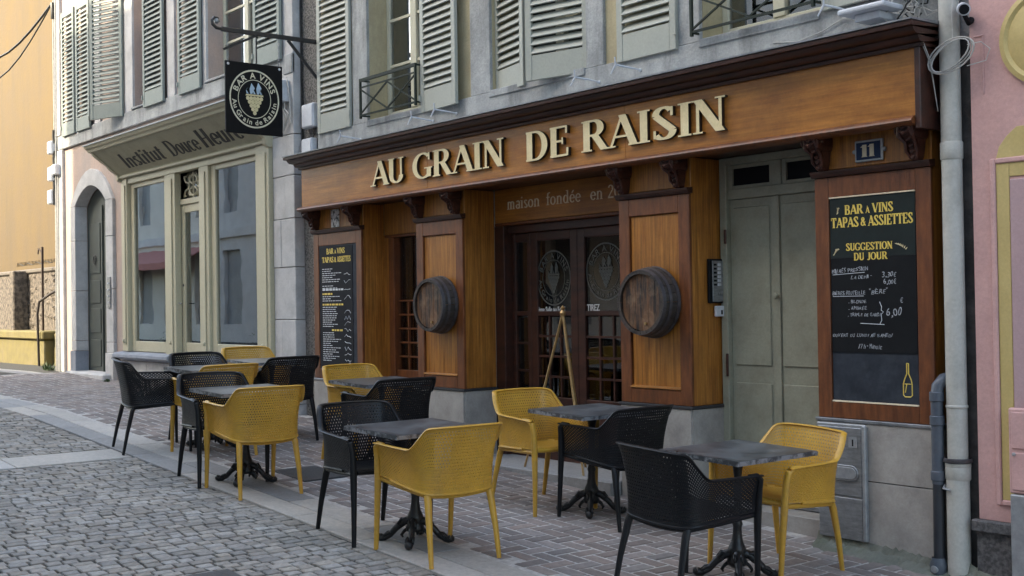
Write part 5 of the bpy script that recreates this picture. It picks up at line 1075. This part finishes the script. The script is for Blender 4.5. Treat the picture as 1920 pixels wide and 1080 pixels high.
def perforated(P, nu, nv, th, nrm_out, mu=1, mv=1, hole=.38):
    """lattice of slots on the surface P(u,v); margins stay solid"""
    mb = MB(); V = {}
    def pt(a, b, off):
        k = (round(a, 4), round(b, 4), off)
        if k not in V:
            u, v = a/nu, b/nv; p = P(min(1, max(0, u)), min(1, max(0, v)))
            if off: p = p+N(u, v)*th
            V[k] = len(mb.v); mb.v.append(tuple(p))
        return V[k]
    NC = {}
    def N(u, v):
        k = (round(u, 4), round(v, 4))
        if k not in NC:
            e = .004; a = P(min(1, u+e), v)-P(max(0, u-e), v); b = P(u, min(1, v+e))-P(u, max(0, v-e)); n = a.cross(b); NC[k] = n.normalized() if n.length > 1e-9 else Vector((0, 0, 1))
        return NC[k]
    F = lambda *q: (mb.f.append(q), mb.a.append(0.), mb.mi.append(0))
    for j in range(nv):
        sh = .5 if j % 2 else 0
        for i in range(nu):
            i0, i1 = max(0, i-sh), (nu if i == nu-1 else i+1-sh)
            c0 = [(i0, j), (i1, j), (i1, j+1), (i0, j+1)]
            holey = mu <= i < nu-mu and mv <= j < nv-mv
            if not holey:
                a = [pt(x, y, 0) for x, y in c0]; b = [pt(x, y, 1) for x, y in c0]; F(*a); F(*reversed(b)); continue
            m = (1-hole)/2; d = 0
            h = [(i0+m+d*.6, j+m*.9), (i1-m+d*.6, j+m*.9), (i1-m+d*.6, j+1-m*.9), (i0+m+d*.6, j+1-m*.9)]
            for off, rev in ((0, False), (1, True)):
                o = [pt(x, y, off) for x, y in c0]; q = [pt(x, y, off) for x, y in h]
                for k in range(4):
                    f = (o[k], o[(k+1) % 4], q[(k+1) % 4], q[k]); F(*(reversed(f) if rev else f))
            for k in range(4): x, y = h[k]; x2, y2 = h[(k+1) % 4]; F(pt(x, y, 0), pt(x2, y2, 0), pt(x2, y2, 1), pt(x, y, 1))
    return mb
def seatP(u, v):   # u front->back, v right->left
    x = lerp(.235, -.225, u); wy = lerp(.235, .205, u) if u < .8 else lerp(.205+.006*(1-u)/.2, .18, (u-.8)/.2)
    y = lerp(-wy, wy, v); z = .452-.035*u-.014*math.sin(math.pi*v)*math.sin(math.pi*min(1, u*1.0))
    if u < .06: z -= (.06-u)*.25
    return Vector((x, y, z))
bk = perforated(band, 84, 21, .0035, 1, 1, 1)
st_ = perforated(seatP, 30, 30, .0035, 1, 1, 1)
def rimtube():
    mb = MB(); n = 96; pts = [band(i/n, 1.0) for i in range(n+1)]; b = len(mb.v)
    sec = 8
    for i, p in enumerate(pts):
        d = (pts[min(n, i+1)]-pts[max(0, i-1)]).normalized(); out = Vector((p.x+.05, p.y, 0)).normalized(); up = Vector((0, 0, 1)); a = (out-d*out.dot(d)).normalized(); c = a.cross(d)
        if c.z < 0: c = -c
        for k in range(sec): t = 2*math.pi*k/sec; mb.v.append(tuple(p+a*(.004+.017*math.cos(t))+c*(.006*math.sin(t))))
    for i in range(n):
        for k in range(sec): k2 = (k+1) % sec; mb.f.append((b+i*sec+k, b+i*sec+k2, b+(i+1)*sec+k2, b+(i+1)*sec+k)); mb.a.append(0.); mb.mi.append(0)
    return mb
rim = rimtube()
def lowrim():
    mb = MB(); n = 60; pts = [band(lerp(.06, .94, i/n), 0.0)+Vector((0, 0, -.004)) for i in range(n+1)]; mb.tube(pts, .009, 8)
    mb.tube([(.235, y, .440-.012*math.cos(y*5)) for y in [-.235+.0235*k for k in range(21)]], .013, 8)
    for s in (-1, 1): mb.tube([(.235, s*.245, .425), (.0, s*.247, .408), (-.20, s*.215, .392)], [.016, .014, .016], 8)
    mb.tube([(-.215, y, .392-.02*math.cos(y*6.5)) for y in [-.21+.021*k for k in range(21)]], .010, 8)
    return mb
def legmb(front, s):
    mb = MB()
    if front: pts = [(.262, s*.262, 0), (.256, s*.262, .22), (.248, s*.264, .42), (.246, s*.272, .56), (.240, s*.282, .615), (.21, s*.287, .637), (.15, s*.289, .640)]; rad = [.0145, .018, .022, .020, .020, .017, .012]
    else: pts = [(-.295, s*.232, 0), (-.262, s*.226, .18), (-.222, s*.214, .36), (-.200, s*.210, .41), (-.16, s*.225, .42)]; rad = [.014, .018, .023, .022, .012]
    mb.tube(pts, rad, 10, flat=.85); return mb
def chair_meshes(m, tagc):
    return [('backrest', bk.mesh('backrest', m, smooth=True, angle=50)), ('seat', st_.mesh('seat', m, smooth=True, angle=50)), ('rim', rim.mesh('rim', m, smooth=True, angle=60)), ('seat_frame', lowrim().mesh('seat_frame', m, smooth=True))]+\
        [('leg', legmb(f, s).mesh('leg', m, smooth=True)) for f in (True, False) for s in (-1, 1)]
CM = {'y': chair_meshes(ch_y, 'y'), 'b': chair_meshes(ch_b, 'b')}
PROTO = {}
def chair(kind, x, y, rz, label):
    slope = math.atan(.0555); t = thing('armchair', (x, y, gz(x)), label, 'chair', 'perforated yellow armchairs on the terrace' if kind == 'y' else 'perforated black armchairs on the terrace')
    t.rotation_euler = (Matrix.Rotation(slope*.9, 4, 'Y') @ Matrix.Rotation(rz, 4, 'Z')).to_euler()
    if kind not in PROTO:
        PROTO[kind] = []
        for n, me in CM[kind]: o = bpy.data.objects.new(n, me); col.objects.link(o); o.parent = t; PROTO[kind].append(o)
    else:
        for c in PROTO[kind]: o = c.copy(); col.objects.link(o); o.parent = t
    return t
PI = math.pi
# ------------------------------------------------------------------ bistro tables
def table_parts():
    out = []
    hx, hy = .285, .33; zt = .705
    out.append(('table_top', MB().box(-hx+.004, hx-.004, -hy+.004, hy-.004, zt-.022, zt).mesh('table_top', ttop)))
    e = MB(); w_ = .004
    e.box(-hx, -hx+w_, -hy, hy, zt-.026, zt-.002).box(hx-w_, hx, -hy, hy, zt-.026, zt-.002).box(-hx+w_, hx-w_, -hy, -hy+w_, zt-.026, zt-.002).box(-hx+w_, hx-w_, hy-w_, hy, zt-.026, zt-.002); out.append(('edge_strip', e.mesh('edge_strip', tedge)))
    out.append(('top_plate', MB().bar((-.2, 0, zt-.035), (.2, 0, zt-.035), .04, .02).bar((0, -.2, zt-.035), (0, .2, zt-.035), .04, .019).mesh('top_plate', cast)))
    out.append(('column', MB().lathe([(.0, .06), (.050, .07), (.058, .09), (.050, .105), (.044, .13), (.052, .15), (.046, .17), (.032, .20), (.026, .24), (.024, .28), (.030, .30), (.022, .32), (.020, .55), (.026, .60), (.030, .62), (.045, .67), (.0, .672)], (0, 0, 0), 18).mesh('column', cast, smooth=True, angle=60)))
    for k in range(4):
        a = R(45+90*k); c, s = math.cos(a), math.sin(a); P = lambda r, z, o=0: (.87*r*c-o*s, .87*r*s+o*c, z); mb = MB()
        mb.tube([P(.03, .14), P(.08, .125), (P(.135, .085)), P(.175, .045), P(.215, .026), P(.245, .026)], [.026, .024, .020, .019, .020, .026], 8); mb.tube([P(.245, .03), P(.262, .022), P(.27, .014)], [.026, .022, .008], 8)
        for o in (-.020, .020): mb.tube([P(.06, .135, o*.6), P(.10, .14, o), P(.12, .115, o), (P(.10, .10, o)), P(.085, .112, o*.7)], [.007, .009, .009, .008, .005], 6); mb.tube([P(.17, .062, o), P(.20, .055, o*1.1), P(.22, .04, o), P(.205, .03, o)], [.006, .008, .008, .006], 6)
        mb.tube([P(.04, .09), P(.075, .07), P(.095, .045), P(.085, .03)], [.014, .011, .010, .006], 6)
        out.append(('foot', mb.mesh('foot', cast, smooth=True, angle=60)))
    return out
TM = table_parts(); TP = []
def table(x, y, rz, label):
    t = thing('bistro_table', (x, y, gz(x)), label, 'table', 'square bistro tables on the terrace')
    t.rotation_euler = (Matrix.Rotation(math.atan(.0555)*.6, 4, 'Y') @ Matrix.Rotation(rz, 4, 'Z')).to_euler()
    if not TP:
        for n, me in TM: o = bpy.data.objects.new(n, me); col.objects.link(o); o.parent = t; TP.append(o)
    else:
        for c in TP: o = c.copy(); col.objects.link(o); o.parent = t
table(-4.43, -1.04, R(0), 'dark square bistro table nearest the camera, in front of the green door')
table(-6.08, -2.06, R(1), 'dark square bistro table at the kerb in the middle of the terrace')
table(-6.10, -.60, R(-1), 'dark square bistro table in front of the bar entrance')
table(-8.33, -.87, R(1), 'dark square bistro table before the narrow menu board and left barrel')
table(-8.33, -2.07, R(0), 'dark square bistro table beside the hatch cover at the kerb')
table(-9.95, -1.60, R(0), 'dark square bistro table furthest left, in front of the cream shopfront')
table(-10.34, -.82, R(0), 'dark square bistro table close to the stone pier, hidden behind yellow chairs')
chair('b', -4.40, -1.48, R(88), 'black armchair with its back to the street at the nearest table, right foreground')
chair('y', -4.42, -.72, R(-92), 'yellow armchair facing the street between the nearest table and the steel meter cabinet')
chair('b', -6.42, -2.15, R(-4), 'black armchair tucked left of the middle kerbside table')
chair('y', -5.80, -2.09, PI+R(-2), 'yellow armchair seen from behind at the middle kerbside table')
chair('y', -6.46, -.73, R(-3), 'yellow armchair facing the table in front of the bar entrance')
chair('b', -5.86, -.61, PI+R(0), 'black armchair seen from behind in front of the bar entrance')
chair('y', -8.60, -.86, R(2), 'yellow armchair beneath the narrow menu board')
chair('b', -8.04, -.99, PI+R(-2), 'black armchair below the left barrel, seen from behind')
chair('b', -8.54, -2.17, R(-5), 'black armchair left of the kerbside table near the hatch cover')
chair('y', -8.03, -2.15, PI+R(-3), 'yellow armchair seen from behind beside the hatch cover')
chair('b', -10.25, -1.50, R(4), 'black armchair behind the leftmost table, facing right')
chair('y', -9.64, -1.72, PI+R(4), 'yellow armchair seen from behind at the leftmost table')
chair('b', -10.12, -2.07, R(80), 'black armchair at far left by the kerb with its side towards the street')
chair('y', -10.62, -.82, R(3), 'yellow armchair furthest back against the cream shopfront')
chair('b', -10.06, -.89, PI+R(2), 'black armchair furthest back, in front of the stone pier and rough strip')
# easel in the doorway
ea = thing('easel', (-7.14, .05, gz(-7.1)), 'thin brass easel standing in front of the bar doors without a board', 'easel')
for p in ((-7.52, -.03, gz(-7.5)+.03), (-6.80, -.03, gz(-6.8)+.03), (-7.15, .30, gz(-7.15)+.06)): MB().tube([(-7.145, .08, 1.47), p], [.011, .009], 8).build('leg', brass, ea, smooth=True)
MB().lathe([(0, 0), (.022, .01), (.026, .03), (.014, .05), (.020, .07), (.0, .09)], (-7.145, .08, 1.445), 12).build('finial', brass, ea, smooth=True)
# covers in the paving
def cover(x0, x1, y0, y1, label):
    mb = MB(); P = lambda a, b, z: (a, b, gz(a)+z); mb.add([P(x0, y0, .012), P(x1, y0, .012), P(x1, y1, .012), P(x0, y1, .012), P(x0, y0, -.01), P(x1, y0, -.01), P(x1, y1, -.01), P(x0, y1, -.01)], [(0, 1, 2, 3), (0, 1, 5, 4), (1, 2, 6, 5), (2, 3, 7, 6), (3, 0, 4, 7)])
    tag(mb.build('hatch_cover', ironplate, None, bevel=.003), label, 'cover')
cover(-8.62, -8.10, -1.70, -1.32, 'dark square metal hatch cover set in the paving between the tables'); cover(-6.12, -5.7, -3.75, -3.26, 'dark metal cover in the granite setts at the bottom edge')
S.render.engine = 'CYCLES'
